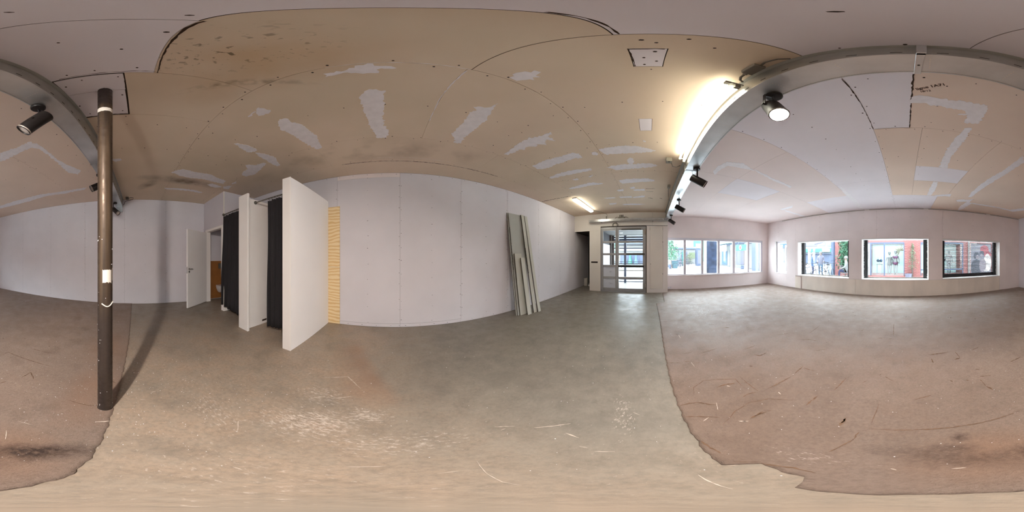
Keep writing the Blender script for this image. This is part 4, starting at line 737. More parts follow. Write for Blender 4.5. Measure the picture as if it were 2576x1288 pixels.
t = leaner('wide grey board with notched edge leaning in front of its twin', -2.53, .45, 2.46, -2.63, -2.965, .0125, 'greyboard', .0, notch=(1.1, 2.1))
leaner('tall narrow pale strip leaning furthest towards the entrance door', -3.045, .10, 2.46, -2.46, -2.925, .03, 'greyboard_l', .0)
leaner('tall narrow pale strip leaning against the edge of the wide board', -2.93, .105, 2.47, -2.50, -2.93, .03, 'greyboard_l', .0, notch=(1.0, 1.6))
leaner('shorter wide pale strip, middle of the leaning stack', -2.58, .22, 1.46, -2.60, -2.765, .025, 'greyboard_l', .02)
leaner('shortest pale strip, foremost of the leaning stack', -2.72, .13, 1.36, -2.50, -2.70, .025, 'greyboard_l', .02)
# ------------------------------------------------------------------ steel pole
t = thing('steel_pole', 'bare brown steel pole with scraps of white tape', 'pole', (1.03, .205, 0))
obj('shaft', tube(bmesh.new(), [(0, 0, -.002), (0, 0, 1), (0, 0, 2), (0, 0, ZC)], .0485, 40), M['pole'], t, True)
obj('weld_ring', lathe(bmesh.new(), [(.0485, .0), (.052, .003), (.0515, .009), (.0486, .014)], 30), M['pole'], t, True)
for z0, z1, a0, a1 in ((2.645, 2.70, 1.6, 5.0), (2.60, 2.70, 4.75, 5.05), (1.235, 1.315, 3.0, 4.25), (1.245, 1.325, 4.4, 5.2)):
    bm = bmesh.new(); n = 14; r0 = [bm.verts.new((.0493*math.cos(a0+(a1-a0)*k/n), .0493*math.sin(a0+(a1-a0)*k/n), z0+rng.normal(0, .004))) for k in range(n+1)]; r1 = [bm.verts.new((.0493*math.cos(a0+(a1-a0)*k/n), .0493*math.sin(a0+(a1-a0)*k/n), z1+rng.normal(0, .002))) for k in range(n+1)]
    for k in range(n): bm.faces.new((r0[k], r0[k+1], r1[k+1], r1[k]))
    obj('tape', bm, M['tape'], t, True, label='scrap of white tape')
bm = tube(bmesh.new(), [(.0495*math.cos(a), .0495*math.sin(a), 1.09+.012*math.sin(a*3)) for a in np.linspace(2.9, 5.2, 14)], .004, 6); obj('string', bm, M['tape'], t)
bm = bmesh.new()
for k in range(40):
    a = rng.uniform(0, 2*PI); z = rng.choice([rng.uniform(.02, .35), rng.uniform(.6, 1.7)]); s = rng.uniform(.0008, .0022); bx(bm, .0488*math.cos(a)-s, .0488*math.cos(a)+s, .0488*math.sin(a)-s, .0488*math.sin(a)+s, z, z+s*2)
obj('paint_specks', bm, M['filler'], t, kind='stuff')
bm = bmesh.new()
for k in range(24): a = 2*PI*k/24; s = rng.uniform(.006, .014); prism(bm, [(.05*math.cos(a)-s, .05*math.sin(a)-s), (.05*math.cos(a)+s, .05*math.sin(a)-s*.5), (.05*math.cos(a), .05*math.sin(a)+s)], ZC-rng.uniform(.004, .012), ZC)
obj('plaster_collar', bm, M['filler'], t, kind='stuff')

# ------------------------------------------------------------------ galvanised beam, lamps on it
BA = math.atan2(.50-.705, 4.65+6.1)
def onbeam(x): return .50+(4.65-x)*(.705-.50)/10.75
beam = thing('steel_beam', 'long galvanised steel beam casing under the ceiling', 'beam', (0, onbeam(0), 2.84), BA)
XL, XR = -6.09, 4.65
obj('bottom_plate', box(XL, XR, -.089, .089, 0, .003), M['galv'], beam)
obj('side_plate', box(XL, XR, -.089, -.085, .003, .24), M['galv_d'], beam)
obj('side_plate', box(XL, XR, .085, .089, .003, .24), M['galv_d'], beam)
for s in (-1, 1): obj('lip', box(XL, XR, s*.089-.004, s*.089+.004, -.006, .004), M['galv'], beam)
obj('ceiling_flange', box(XL, XR, -.112, -.089, .228, .236), M['galv_d'], beam)
bm = bmesh.new()
for x in np.arange(XL+.1, XR-.1, .145): bx(bm, x, x+.038, -.0905, -.0888, .055, .063)
obj('slots', bm, M['gap'], beam, kind='stuff')
bm = bmesh.new()
for x in np.arange(XL+.15, XR, .335):
    for y in np.arange(-.045, .06, .018): tube(bm, [(x+y*.1, y, -.0012), (x+y*.1, y, .001)], .0033, 6)
obj('perforations', bm, M['tape'], beam, kind='stuff')
bk = obj('bracket', bev(bx(box(.035, .065, -.105, .108, -.0095, -.0062), .035, .065, -.115, -.0895, -.0095, .236), .001, 1), M['galv'], beam, label='broad galvanised strap around the beam')
obj('bolt', tube(bmesh.new(), [(.05, .015, -.013), (.05, .015, -.009)], .006, 8), M['gap'], bk)
for x in (-2.42, -4.12, 2.2): obj('strap', bx(bx(box(x-.01, x+.01, -.1, .1, -.0095, -.0062), x-.01, x+.01, -.1, -.0895, -.0095, .1), x-.01, x+.01, .0895, .1, -.0095, .1), M['galv'], beam)
obj('strap', box(4.60, 4.62, -.098, .098, -.0095, -.0062), M['galv'], beam)
obj('end_bracket', box(4.625, 4.645, -.085, .085, -.155, -.001), M['galv'], beam)
def spotlight(lb, x, aim, lit=False, yaw_arm=0):
    yl = onbeam(x)+.062; t = thing('spotlight', lb, 'spotlight', (x, yl, 2.84), group='black spotlights along the beam')
    obj('mount_disc', lathe(bmesh.new(), [(.050, -.003), (.054, -.008), (.054, -.026), (.046, -.036), (.02, -.038)], 24), M['black'], t, True)
    a = Vector(aim).normalized(); side = a.cross(Vector((0, 0, 1))).normalized(); up = side.cross(a)
    pv = Vector((0, 0, -.19)); off = side*.064
    ar = bx(bmesh.new(), -.011, .011, -.003, .003, 0, .158)
    m4 = Matrix.Translation(pv+off) @ Matrix(((a.xy.normalized().x, side.x, 0), (a.xy.normalized().y, side.y, 0), (0, 0, 1))).to_4x4()
    bmesh.ops.transform(ar, matrix=m4, verts=ar.verts)
    tube(ar, [pv+off+Vector((0, 0, .152)), Vector((0, 0, -.034))], .009, 8); obj('arm', ar, M['black'], t)
    c = pv+a*.03-Vector((0, 0, .035))
    Mx = Matrix((side, up, a)).transposed().to_4x4(); Mx.translation = c
    h = lathe(bmesh.new(), [(0, -.125), (.054, -.125), (.060, -.118), (.062, .110), (.062, .125), (.056, .125), (.054, .113), (.0, .113)], 28); bmesh.ops.transform(h, matrix=Mx, verts=h.verts); hs = obj('housing', h, M['black'], t, True)
    r = lathe(bmesh.new(), [(.0622, .110), (.0634, .113), (.0634, .117), (.0622, .120)], 28, caps=False); bmesh.ops.transform(r, matrix=Mx, verts=r.verts); obj('rim', r, M['lens'], hs, True)
    l = lathe(bmesh.new(), [(0, .1175), (.03, .1175), (.0535, .114)], 24); bmesh.ops.transform(l, matrix=Mx, verts=l.verts); obj('lens', l, M['lit' if lit else 'lens'], hs, label='glowing warm lens' if lit else None)
    obj('pivot_knob', tube(bmesh.new(), [pv+side*.056, pv+side*.078], .009, 10), M['black'], t); obj('side_knob', tube(bmesh.new(), [c-side*.058, c-side*.072], .008, 10), M['black'], t)
    b = tube(bmesh.new(), [Vector((.02, .0, -.03)), pv-a*.12+up*.06+side*.02, pv-a*.085+up*.03], .003, 6); obj('cord', b, M['black'], t)
    if lit:
        ld = bpy.data.lights.new('spot_beam', 'AREA'); ld.energy = SPOT_W; ld.color = SPOT_COL; ld.shape = 'DISK'; ld.size = .098
        lo = bpy.data.objects.new('spot_beam', ld); COL.objects.link(lo); lo.parent = t; lo.location = c+a*.121; lo.rotation_euler = a.to_track_quat('-Z', 'Y').to_euler()
    return t
spotlight('black beam spotlight next to the steel pole, aimed at the windows', .91, (-.25, .62, -.72))
spotlight('black beam spotlight half hidden behind the steel pole', 2.56, (-.25, .75, -.42))
spotlight('black beam spotlight nearest the plain back wall', 4.2, (-.45, -.62, -.68))
spotlight('the one lit spotlight, glowing warm under the beam', -.69, (.36, -.08, -.93), True)
spotlight('largest black spotlight past the fluorescent tube, below a strap', -2.31, (.15, .85, -.50))
spotlight('middle of the three black spotlights towards the entrance', -3.93, (.1, .85, -.50))
spotlight('black spotlight at the entrance end of the beam', -5.56, (.1, .82, -.56))
# bare fluorescent batten on the side of the beam
t = thing('fluorescent_batten', 'lit bare fluorescent batten with lampholders along the beam', 'fluorescent light', (-1.535, onbeam(-1.535)-.15, 2.965), BA)
obj('batten', bev(box(-.74, .74, .0, .045, .0, .055), .004, 1), M['whiteb'], t)
for y, z in ((-.045, .02), (.012, -.032)):
    obj('tube', tube(bmesh.new(), [(-.735, y, z), (.735, y, z)], .0135, 14), M['tube'], t, True, label='glowing fluorescent tube')
for s in (-1, 1):
    b = bx(bmesh.new(), s*.755-.014, s*.755+.014, -.062, -.03, .0, .035); bx(b, s*.755-.014, s*.755+.014, -.035, .05, .012, .03); bx(b, s*.755-.014, s*.755+.014, -.004, .03, -.048, .014); obj('lampholder', b, M['boxgrey'], t)
# diffuser lamp on the ceiling
t = thing('ceiling_lamp', 'lit ceiling fluorescent lamp with white diffuser near the long wall', 'fluorescent light', (-4.72, -1.99, ZC))
obj('base', bev(box(-.70, .70, -.065, .065, -.035, 0), .004, 1), M['white'], t); obj('diffuser', bev(box(-.69, .69, -.058, .058, -.095, -.035), .02, 3), M['diff'], t, True, label='glowing white diffuser')
for s in (-1, 1):
    for y in (-.025, .03): obj('clip', box(s*.692-.004, s*.692+.004, y-.006, y+.006, -.06, -.02), M['edge'], t)
tag(rebase(obj('lamp_cable', tube(tube(bmesh.new(), [(-5.42, -1.97, ZC-.012), (-5.75, -1.75, ZC-.02), (-6.03, -1.62, ZC-.03), (-6.06, -1.60, ZC-.08), (-6.08, -1.62, ZC-.16)], .006, 8), [(-6.08, -1.62, ZC-.15), (-6.06, -1.63, 2.95), (-6.05, -1.62, 2.84)], .018, 8), M['boxgrey'], smooth=True)), 'grey cable from the diffuser lamp down to the tray', 'cable')
# cable tray over the entrance
t = thing('cable_tray', 'perforated galvanised cable tray above the entrance door', 'cable tray', (-5.98, -.78, 2.72))
obj('trough', bx(bx(box(-.06, .05, -1.52, 1.5, 0, .003), .047, .05, -1.52, 1.5, 0, .10), -.06, -.057, -1.52, 1.5, 0, .10), M['galv'], t)
bm = bmesh.new()
for y in np.arange(-1.45, 1.45, .05): bx(bm, .0495, .0512, y, y+.026, .012, .022); bx(bm, .0495, .0512, y, y+.026, .04, .05)
obj('perforations', bm, M['gap'], t, kind='stuff'); obj('bracket', box(-.11, .02, -1.05, -1.02, -.02, -.003), M['galv_d'], t); obj('bracket', box(-.11, .02, .9, .93, -.02, -.003), M['galv_d'], t)
obj('clip', box(.05, .056, 1.28, 1.305, .01, .1), M['whiteb'], t)
t = thing('junction_box', 'grey junction box with cable loops standing on the cable tray', 'junction box', (-6.02, -1.03, 2.82))
obj('box', bev(box(-.04, .04, -.11, .11, 0, .075), .006), M['boxgrey'], t)
for y in (-.06, .0, .055): obj('gland', tube(bmesh.new(), [(0, y, .07), (0, y, .15)], .018, 8), M['cable'], t, True)
for s in (-1, 1): obj('cord', tube(bmesh.new(), [(0, s*.1, .05), (0, s*.17, .07), (0, s*.25, .03), (0, s*.28, -.03)], .008, 8), M['cable'], t, True)
tag(rebase(obj('cable_loop', tube(tube(bmesh.new(), [(-6.085, -1.28+.10*math.cos(a), 2.60+.07*math.sin(a)) for a in np.linspace(-.6, 3.7, 16)], .014, 8), [(-6.085, -1.24, 2.72), (-6.085, -1.23, 2.45), (-6.085, -1.235, 2.2), (-6.07, -1.19, 1.95), (-6.06, -1.1, 1.92)], .006, 8), M['cable'], smooth=True)), 'loop of grey cable hanging over the glazed door head', 'cable')
# junction boxes along the beam
t = thing('junction_box', 'long grey junction box on the ceiling beside the lit spotlight', 'junction box', (-.60, .445, ZC-.036), BA)
obj('box', bev(box(-.055, .055, -.032, .032, -.022, .034), .006), M['boxgrey'], t); obj('lid', bev(box(-.052, .052, -.029, .029, -.03, -.022), .003), M['cable'], t)
obj('cord', tube(bmesh.new(), [(.055, .0, 0), (.10, -.012, -.002), (.16, .0, -.004), (.20, .03, -.006)], .007, 8), M['cable'], t, True)
obj('cord', tube(bmesh.new(), [(-.055, 0, 0), (-.075, .0, -.005)], .014, 8), M['boxgrey'], t, True); obj('conduit', tube(bmesh.new(), [(-.075, 0, -.005), (-.11, .0, -.01), (-.135, .012, -.025), (-.138, .03, -.05)], .008, 8), M['cable'], t, True)
t = thing('junction_box', 'small square grey junction box by the far end of the tube', 'junction box', (-2.45, .30, ZC-.04))
obj('box', bev(box(-.045, .045, -.045, .045, -.04, .04), .006), M['boxgrey'], t); obj('cord', tube(bmesh.new(), [(-.03, .04, -.02), (-.05, .06, -.09), (-.05, .12, -.1), (-.02, .18, -.08)], .007, 8), M['cable'], t, True); obj('knockout', tube(bmesh.new(), [(.02, 0, -.044), (.02, 0, -.038)], .014, 10), M['gap'], t)
t = thing('junction_box', 'small grey junction box on the ceiling near the entrance end of the beam', 'junction box', (-3.6, .44, ZC-.035))
obj('box', bev(box(-.04, .04, -.03, .03, -.035, .035), .006), M['boxgrey'], t); obj('cord', tube(bmesh.new(), [(-.04, 0, 0), (-.3, .02, .02), (-.6, .06, .01), (-.65, .08, -.12), (-.6, .1, -.14)], .006, 8), M['cable'], t, True)
t = thing('junction_box', 'small box with a loop of black cord at the back wall end of the beam', 'junction box', (4.45, .27, ZC-.03))
obj('box', bev(box(-.05, .05, -.04, .04, -.03, .03), .006), M['edge'], t); obj('cord', tube(bmesh.new(), [(0, -.04, 0), (-.02, -.1, .01), (-.02, -.17, .0), (-.02, -.16, -.05), (-.0, -.08, -.06), (0, .06, -.1), (.02, .1, -.2)], .007, 8), M['black'], t, True)
# ------------------------------------------------------------------ outside: porch, street, shops (all far overexposed in the photograph)
def O(n, c, r=.7, **k): return mat(n, tuple(q*.16 for q in c[:3])+(1,), r, **k)
M.update(pave=mat('pale_paving', (.60,.62,.62,1), .9), navy=O('navy_paint', lin(66, 74, 108), .5), slate=O('dark_slate_paint', lin(58, 60, 78), .6), bluegrey=O('blue_grey_paint', lin(120, 142, 186), .5), paleblue=O('pale_blue_glass_back', lin(170, 200, 226), .5),
    cyan=mat('cyan_interior', lin(176, 220, 224), .7), signink=mat('sign_lettering', (.006, .006, .008, 1), .8), turq=O('turquoise_sign', lin(60, 200, 176), .5), green=O('green_sign', lin(20, 188, 140), .5), red=O('red_print', lin(214, 52, 72), .6), brick=mat('red_brick', tuple(q*.25 for q in lin(206, 128, 124)[:3])+(1,), .85, var=.12, vs=14), render=O('pale_render', lin(222, 222, 222), .8),
    leaf=O('green_leaf', lin(92, 186, 134), .6, var=.35, vs=9), leafp=O('pale_leaf', lin(170, 190, 140), .6, var=.2, vs=9), bark=O('bark', lin(150, 130, 120), .9), bike=O('dark_bike_metal', lin(92, 92, 122), .5), tyre=O('tyre', lin(70, 70, 90), .8), blue=O('blue_cloth', lin(62, 124, 196), .8), bluec=O('pale_blue_cloth', lin(124, 172, 214), .8), lilacc=O('lilac_cloth', lin(180, 180, 212), .8),
    skin=O('skin', lin(222, 176, 158), .6), hair=O('fair_hair', lin(196, 190, 184), .8), hairw=O('white_hair', lin(226, 222, 218), .8), jeans=O('dark_blue_trousers', lin(44, 70, 136), .8), whitec=O('white_cloth', lin(226, 226, 226), .8), magenta=O('purple_swimwear', lin(164, 44, 150), .6), bra=O('blue_lace', lin(40, 112, 160), .7), mann=O('mannequin_plastic', lin(214, 222, 224), .5), binm=O('blue_green_bin', lin(84, 150, 168), .6), wood=O('bench_wood', lin(186, 200, 198), .7), yellow=O('straw_fan', lin(224, 214, 170), .8), photo=O('grey_photo_print', lin(168, 164, 184), .6), dark=O('dark_photo_print', lin(56, 66, 92), .7), ptint=O('skin_photo_print', lin(186, 170, 184), .7))
struct('street', box(-60, 30, -30, 50, -.12, -.012), M['pave'])
# porch in front of the entrance
struct('ceiling_porch', box(-8.5, -6.32, -1.99, .62, 2.47, 2.6), M['render'])
wp = struct('wall_porch', box(-8.5, -6.2, -2.10, -1.99, 0, 2.6), M['slate'])
obj('panel', box(-8.4, -6.4, -1.99, -1.975, .1, 1.95), M['paper'], wp)
tag(rebase(obj('porch_lamp', tube(bmesh.new(), [(-7.35, -1.28, 2.455), (-7.35, -1.28, 2.47)], .09, 18), M['whiteb'], smooth=True)), 'round white lamp on the porch ceiling', 'lamp')
tag(rebase(obj('porch_column', box(-8.46, -8.3, -1.97, -1.82, 0, 2.47), M['slate'])), 'dark square column at the porch corner', 'column')
t = thing('porch_railing', 'blue-grey glazed porch screen of posts and level rails', 'railing', (-8.42, -.6, 0))
obj('post', box(-.06, .06, -.70, -.58, 0, 2.47), M['bluegrey'], t); obj('post', box(-.05, .05, 1.1, 1.22, 0, 2.47), M['bluegrey'], t)
for z, h, m in ((.03, .05, 'bluegrey'), (.16, .04, 'bluegrey'), (.62, .05, 'edge'), (.98, .04, 'navy'), (1.08, .03, 'bluegrey'), (1.78, .05, 'bluegrey'), (2.2, .1, 'bluegrey'), (2.34, .08, 'navy')): obj('rail', box(-.025, .025, -1.35, 1.2, z, z+h), M[m], t)
# street front seen through the door
def shopfront(name, lb, x0, x1, y0, y1, h, m, parts):
    t = thing(name, lb, 'building', ((x0+x1)/2, (y0+y1)/2, 0)); cx, cy = (x0+x1)/2, (y0+y1)/2
    obj('wall', box(x0-cx, x1-cx, y0-cy, y1-cy, 0, h), M[m], t)
    for nm, a, mm in parts: obj(nm, bev(box(a[0]-cx, a[1]-cx, a[2]-cy, a[3]-cy, a[4], a[5]), .01, 1), M[mm], t)
    return t
shopfront('dress_shop', 'pale shop across the street seen through the entrance glass', -26, -20, -9, 3.0, 4.6, 'render', [('fascia', (-20, -19.8, -6, 2.5, 2.0, 2.6), 'render'), ('window', (-20, -19.93, -3.6, -.2, .5, 1.75), 'bluegrey'), ('awning', (-20, -19.3, -6.2, 2.5, 2.85, 2.95), 'bluegrey'), ('window', (-20, -19.93, -6.4, -4.6, .5, 1.75), 'bluegrey'), ('window', (-20, -19.93, -5.5, 2.2, 3.2, 4.4), 'paleblue'), ('plinth', (-20, -19.9, -6.4, 2.4, 0, .22), 'bluegrey')])
for i, (y, m, lb) in enumerate(((-2.9, 'bluec', 'pale blue dress hung outside the shop, nearest the porch post'), (-2.25, 'turq', 'turquoise dress on the street rack, between two blue ones'), (-1.55, 'bluec', 'blue dress at the end of the street rack'))):
    b = lathe(bmesh.new(), [(.24, 0), (.27, .02), (.2, .5), (.11, .8), (.15, 1.0), (.03, 1.12)], 12); o = obj('dress', b, M[m], smooth=True, loc=(-19.2, y, .42)); tag(o, lb, 'dress', 'dresses hung outside the shop')
t = thing('clothes_rack', 'thin dark rack carrying the dresses on the street', 'rack', (-19.2, -2.2, 0))
obj('rail', tube(bmesh.new(), [(0, -1.1, 1.56), (0, 1.1, 1.56)], .02, 8), M['bike'], t)
for s in (-1, 1): obj('leg', tube(tube(bmesh.new(), [(0, s*1.1, 1.56), (0, s*1.1, 0)], .02, 8), [(-.3, s*1.1, .02), (.3, s*1.1, .02)], .02, 8), M['bike'], t)
# bicycles
def bicycle(lb, loc, rz, m='bike', group='parked bicycles'):
    t = thing('bicycle', lb, 'bicycle', loc, rz, group)
    for nm, x in (('wheel', -.52), ('wheel', .52)):
        b = tube(bmesh.new(), [(x+.33*math.cos(a), 0, .34+.33*math.sin(a)) for a in np.linspace(0, 2*PI, 25)], .02, 6, False)
        for k in range(10): a = 2*PI*k/10; tube(b, [(x, 0, .34), (x+.32*math.cos(a), 0, .34+.32*math.sin(a))], .004, 4, False)
        obj(nm, b, M['tyre'], t)
    b = bmesh.new()
    for p, q in (((-.52, 0, .34), (-.08, 0, .3)), ((-.52, 0, .34), (-.18, 0, .78)), ((-.08, 0, .3), (-.22, 0, .92)), ((-.08, 0, .3), (.36, 0, .72)), ((-.18, 0, .78), (.34, 0, .82)), ((.52, 0, .34), (.33, 0, .95))): tube(b, [p, q], .02, 7)
    obj('frame', b, M[m], t); obj('handlebar', tube(bmesh.new(), [(.22, -.28, 1.02), (.36, -.2, 1.0), (.34, 0, .96), (.36, .2, 1.0), (.22, .28, 1.02)], .014, 7), M['tyre'], t, True)
    b = bmesh.new(); prism(b, [(-.38, -.08), (-.38, .08), (-.1, .02), (-.1, -.02)], .92, .97); obj('saddle', b, M['tyre'], t)
    obj('crank', tube(tube(bmesh.new(), [(-.08, -.08, .3), (-.08, .08, .3)], .05, 8), [(-.08, .1, .3), (.06, .1, .2)], .012, 6), M['tyre'], t); return t
def pol(az, d, z=0): return (d*math.sin(R(az)), d*math.cos(R(az)), z)
b0 = bicycle('bicycle astride which the person in blue stands outside the bicycle window', pol(-32.6, 10.2), R(35), 'bike')
bicycle('bicycle held by the person with fair hair', pol(-27.9, 11.4), R(-40))
bicycle('pale bicycle leaning by the blue post', pol(-26.4, 8.9), R(100), 'paleblue')
bicycle('bicycle parked lowest in the bicycle window corner', pol(-34.0, 8.8), R(10))
for i, (az, d, rz) in enumerate(((-79.0, 16.6, 60), (-78.2, 18.6, 50), (-77.2, 20.4, 100), (-76.3, 22.0, 40))):
    bicycle(('dark bicycle beside the wheelie bin', 'dark bicycle second from the wheelie bin', 'dark bicycle before the first mullion', 'dark bicycle just past the first mullion')[i], pol(az, d), R(rz))
# people
def person(lb, loc, rz, coat, legs, hair, seated=False, h=1.62):
    t = thing('person', lb, 'person', loc, rz); k = h/1.75
    me = bpy.data.meshes.new('body'); bm = bmesh.new(); rad = {}
    def V(p, r): v = bm.verts.new(Vector(p)*k); rad[v] = r*k; return v
    hz = .55 if seated else .95
    pel = V((0, 0, hz), .15); sp = V((.02, 0, hz+.25), .15); ch = V((.03, 0, hz+.42), .16); nk = V((.04, 0, hz+.56), .065); hd = V((.06, 0, hz+.68), .095); tp = V((.05, 0, hz+.78), .075)
    for a, b in ((pel, sp), (sp, ch), (ch, nk), (nk, hd), (hd, tp)): bm.edges.new((a, b))
    for s in (-1, 1):
        sh = V((.02, s*.19, hz+.46), .065); el = V((.10, s*.25, hz+.2), .05); ha = V((.34, s*.2, hz+.12), .035); ft = V((.40, s*.2, hz+.12), .03)
        for a, b in ((ch, sh), (sh, el), (el, ha), (ha, ft)): bm.edges.new((a, b))
        if seated: kn = V((.42, s*.11, hz), .075); an = V((.44, s*.11, .1), .05)
        else: kn = V((.05, s*.1, .5), .075); an = V((0, s*.1, .09), .05)
        hp = V((.02, s*.09, hz-.04), .11); to = V((an.co.x/k+.14, s*.11, .04), .04)
        for a, b in ((pel, hp), (hp, kn), (kn, an), (an, to)): bm.edges.new((a, b))
    bm.verts.index_update(); rr = [(v.index, r) for v, r in rad.items()]; bm.to_mesh(me); bm.free()
    o = bpy.data.objects.new('body', me); COL.objects.link(o); md = o.modifiers.new('skin', 'SKIN')
    for i, r in rr: me.skin_vertices[0].data[i].radius = (r, r)
    me.skin_vertices[0].data[0].use_root = True; o.modifiers.new('sub', 'SUBSURF').levels = 1
    dg = bpy.context.evaluated_depsgraph_get(); dg.update(); m2 = bpy.data.meshes.new_from_object(o.evaluated_get(dg)); o.modifiers.clear(); o.data = m2; o.parent = t
    m2.materials.clear()
    for q in (coat, legs, 'skin'): m2.materials.append(M[q])
    for f in m2.polygons:
        z = f.center.z/k; x = f.center.x/k; f.use_smooth = True
        f.material_index = 2 if (z > hz+.575 or (x > .31 and z > hz+.05 and z < hz+.2)) else (0 if z > hz-.06 and x < .4 and not (seated and x > .2 and z < hz+.08) else 1)
    b = lathe(bmesh.new(), [(.10, -.04), (.112, .03), (.09, .09), (0, .115)], 14); bmesh.ops.transform(b, matrix=Matrix.Translation(Vector((.035, 0, hz+.73))*k) @ Matrix.Scale(k, 4), verts=b.verts); obj('hair', b, M[hair], t, True)
    b = bmesh.new()
    for y in (-.035, .035): bx(b, .148, .158, y-.01, y+.01, hz+.69, hz+.705)
    bx(b, .15, .172, -.012, .012, hz+.655, hz+.69); bx(b, .146, .156, -.025, .025, hz+.63, hz+.638); bmesh.ops.scale(b, vec=(k, k, k), verts=b.verts); obj('face', b, M['skin'], t)
    return t
person('person in a blue coat standing astride a bicycle outside', pol(-32.6, 10.2, .02), R(35), 'blue', 'jeans', 'hair', False, 1.58)
person('fair-haired person in pale clothes holding a bicycle', pol(-29.7, 11.0, .02), R(-60), 'lilacc', 'bluec', 'hair', False, 1.64)
person('person in white top and blue trousers sitting by the ivy', (-3.30, 8.8, .02), R(200), 'whitec', 'jeans', 'hairw', True, 1.75)
t = thing('bistro_chair', 'white cross-legged bistro chair before the ivy', 'chair', (-3.34, 8.8, 0))
obj('seat', bev(box(-.24, .24, -.22, .22, .42, .45), .01), M['whitec'], t)
for s in (-1, 1): obj('leg', tube(bmesh.new(), [(-.24, s*.2, 0), (.24, s*.2, .43)], .014, 6), M['whitec'], t); obj('leg', tube(bmesh.new(), [(.24, s*.2, 0), (-.24, s*.2, .43), (-.28, s*.2, .85)], .014, 6), M['whitec'], t)
obj('backrest', box(-.30, -.27, -.2, .2, .65, .86), M['whitec'], t)
def planter(lb, loc, w, h, m):
    b = lathe(bmesh.new(), [(w*.4, 0), (w*.5, h), (w*.46, h), (w*.44, h*.9), (0, h*.9)], 18); return tag(obj('planter', b, M[m], smooth=True, loc=loc), lb, 'planter')
def wheelie(lb, loc, rz, m, s=1.0):
    t = thing('wheelie_bin', lb, 'bin', loc, rz); b = bmesh.new()
    a = [b.verts.new((x*.23, y*.23, .05)) for x, y in ((-1, -1), (1, -1), (1, 1), (-1, 1))]; c = [b.verts.new((x*.27, y*.28, .84)) for x, y in ((-1, -1), (1, -1), (1, 1), (-1, 1))]
    b.faces.new(a); b.faces.new(c)
    for i in range(4): b.faces.new((a[i], a[(i+1) % 4], c[(i+1) % 4], c[i]))
    obj('body', b, M[m], t); obj('lid', bev(box(-.29, .32, -.3, .3, .845, .90), .015), M['bluegrey'], t)
    for y in (-.22, .22): obj('wheel', tube(bmesh.new(), [(-.22, y-.03, .09), (-.22, y+.03, .09)], .09, 12), M['tyre'], t)
wheelie('blue-green wheelie bin under the ivy tree', pol(-80.95, 18.0), R(10), 'binm')
planter('blue-grey planter tub far down the alley', pol(-74.9, 35), 1.1, 1.0, 'bluegrey')
planter('small grey tub beside the wheelie bin', pol(-82.6, 18), .4, .45, 'bluegrey')
def leaves(n, f, s):
    bm = bmesh.new()
    for k in range(n):
        p = Vector(f()); q = Euler((rng.uniform(0, PI), rng.uniform(0, PI), rng.uniform(0, 2*PI))).to_matrix(); e = s*rng.uniform(.6, 1.3)
        bm.faces.new([bm.verts.new(p+q @ Vector(v)*e) for v in ((-.5, 0, 0), (0, -.28, .05), (.5, 0, 0), (0, .28, .05))])
    return bm
def plant(nm, lb, cat, loc, n, f, s, m, stem):
    t = thing(nm, lb, cat, loc); o = obj('foliage', leaves(n, f, s), M[m], t, kind='stuff'); obj('stem', tube(bmesh.new(), stem, .035, 7), M['bark'], t); return t
plant('ivy_tree', 'pale green leafy tree standing by the wheelie bin', 'tree', pol(-82.2, 17.0), 1500, lambda: (rng.normal(0, .42), rng.normal(0, .42), rng.uniform(1.0, 4.6)), .17, 'leaf', [(0, 0, 0), (.05, 0, 1.5), (0, .1, 3.6)])
plant('ivy', 'dense green ivy climbing the brick pier outside', 'ivy', (-3.62, 9.30, 0), 2600, lambda: (rng.normal(0, .22)+.06, rng.uniform(-.14, .12), rng.uniform(.62, 3.2)), .14, 'leaf', [(0, .1, 0), (.05, .1, 1.2), (-.05, .1, 2.8)])
plant('climbing_plant', 'thin pale climbing plant on the brick wall by the display', 'plant', (.45, 9.86, 0), 420, lambda: (lambda z: (rng.normal(0, max(.03, .17*(1-abs(z-.95)/1.3))), rng.uniform(-.1, .05), z))(rng.uniform(.6, 2.15)), .075, 'leafp', [(0, .08, 0), (-.02, .05, .9), (.02, .08, 2.05)])
planter('grey tub at the foot of the climbing plant', (.2, 9.7, 0), .42, .34, 'lilacc')
for i, (az, d, cl, lb, tl) in enumerate(((-80.4, 21, 'render', 'white plank leaning behind the wheelie bin, nearest the ivy tree', -4), (-79.8, 21.5, 'paleblue', 'pale blue plank leaning behind the bicycles', 6), (-79.0, 22, 'lilacc', 'lilac-grey plank leaning behind the bicycles', -6), (-78.3, 22.5, 'turq', 'turquoise plank leaning behind the bicycles', 3), (-77.9, 23, 'bluegrey', 'darkest blue-grey plank leaning behind the bicycles', 5))):
    tag(obj('leaning_plank', bev(box(-.09, .09, -.02, .02, 0, 2.2), .004, 1), M[cl], loc=pol(az, d), rot=(0, R(tl), R(80))), lb, 'plank')
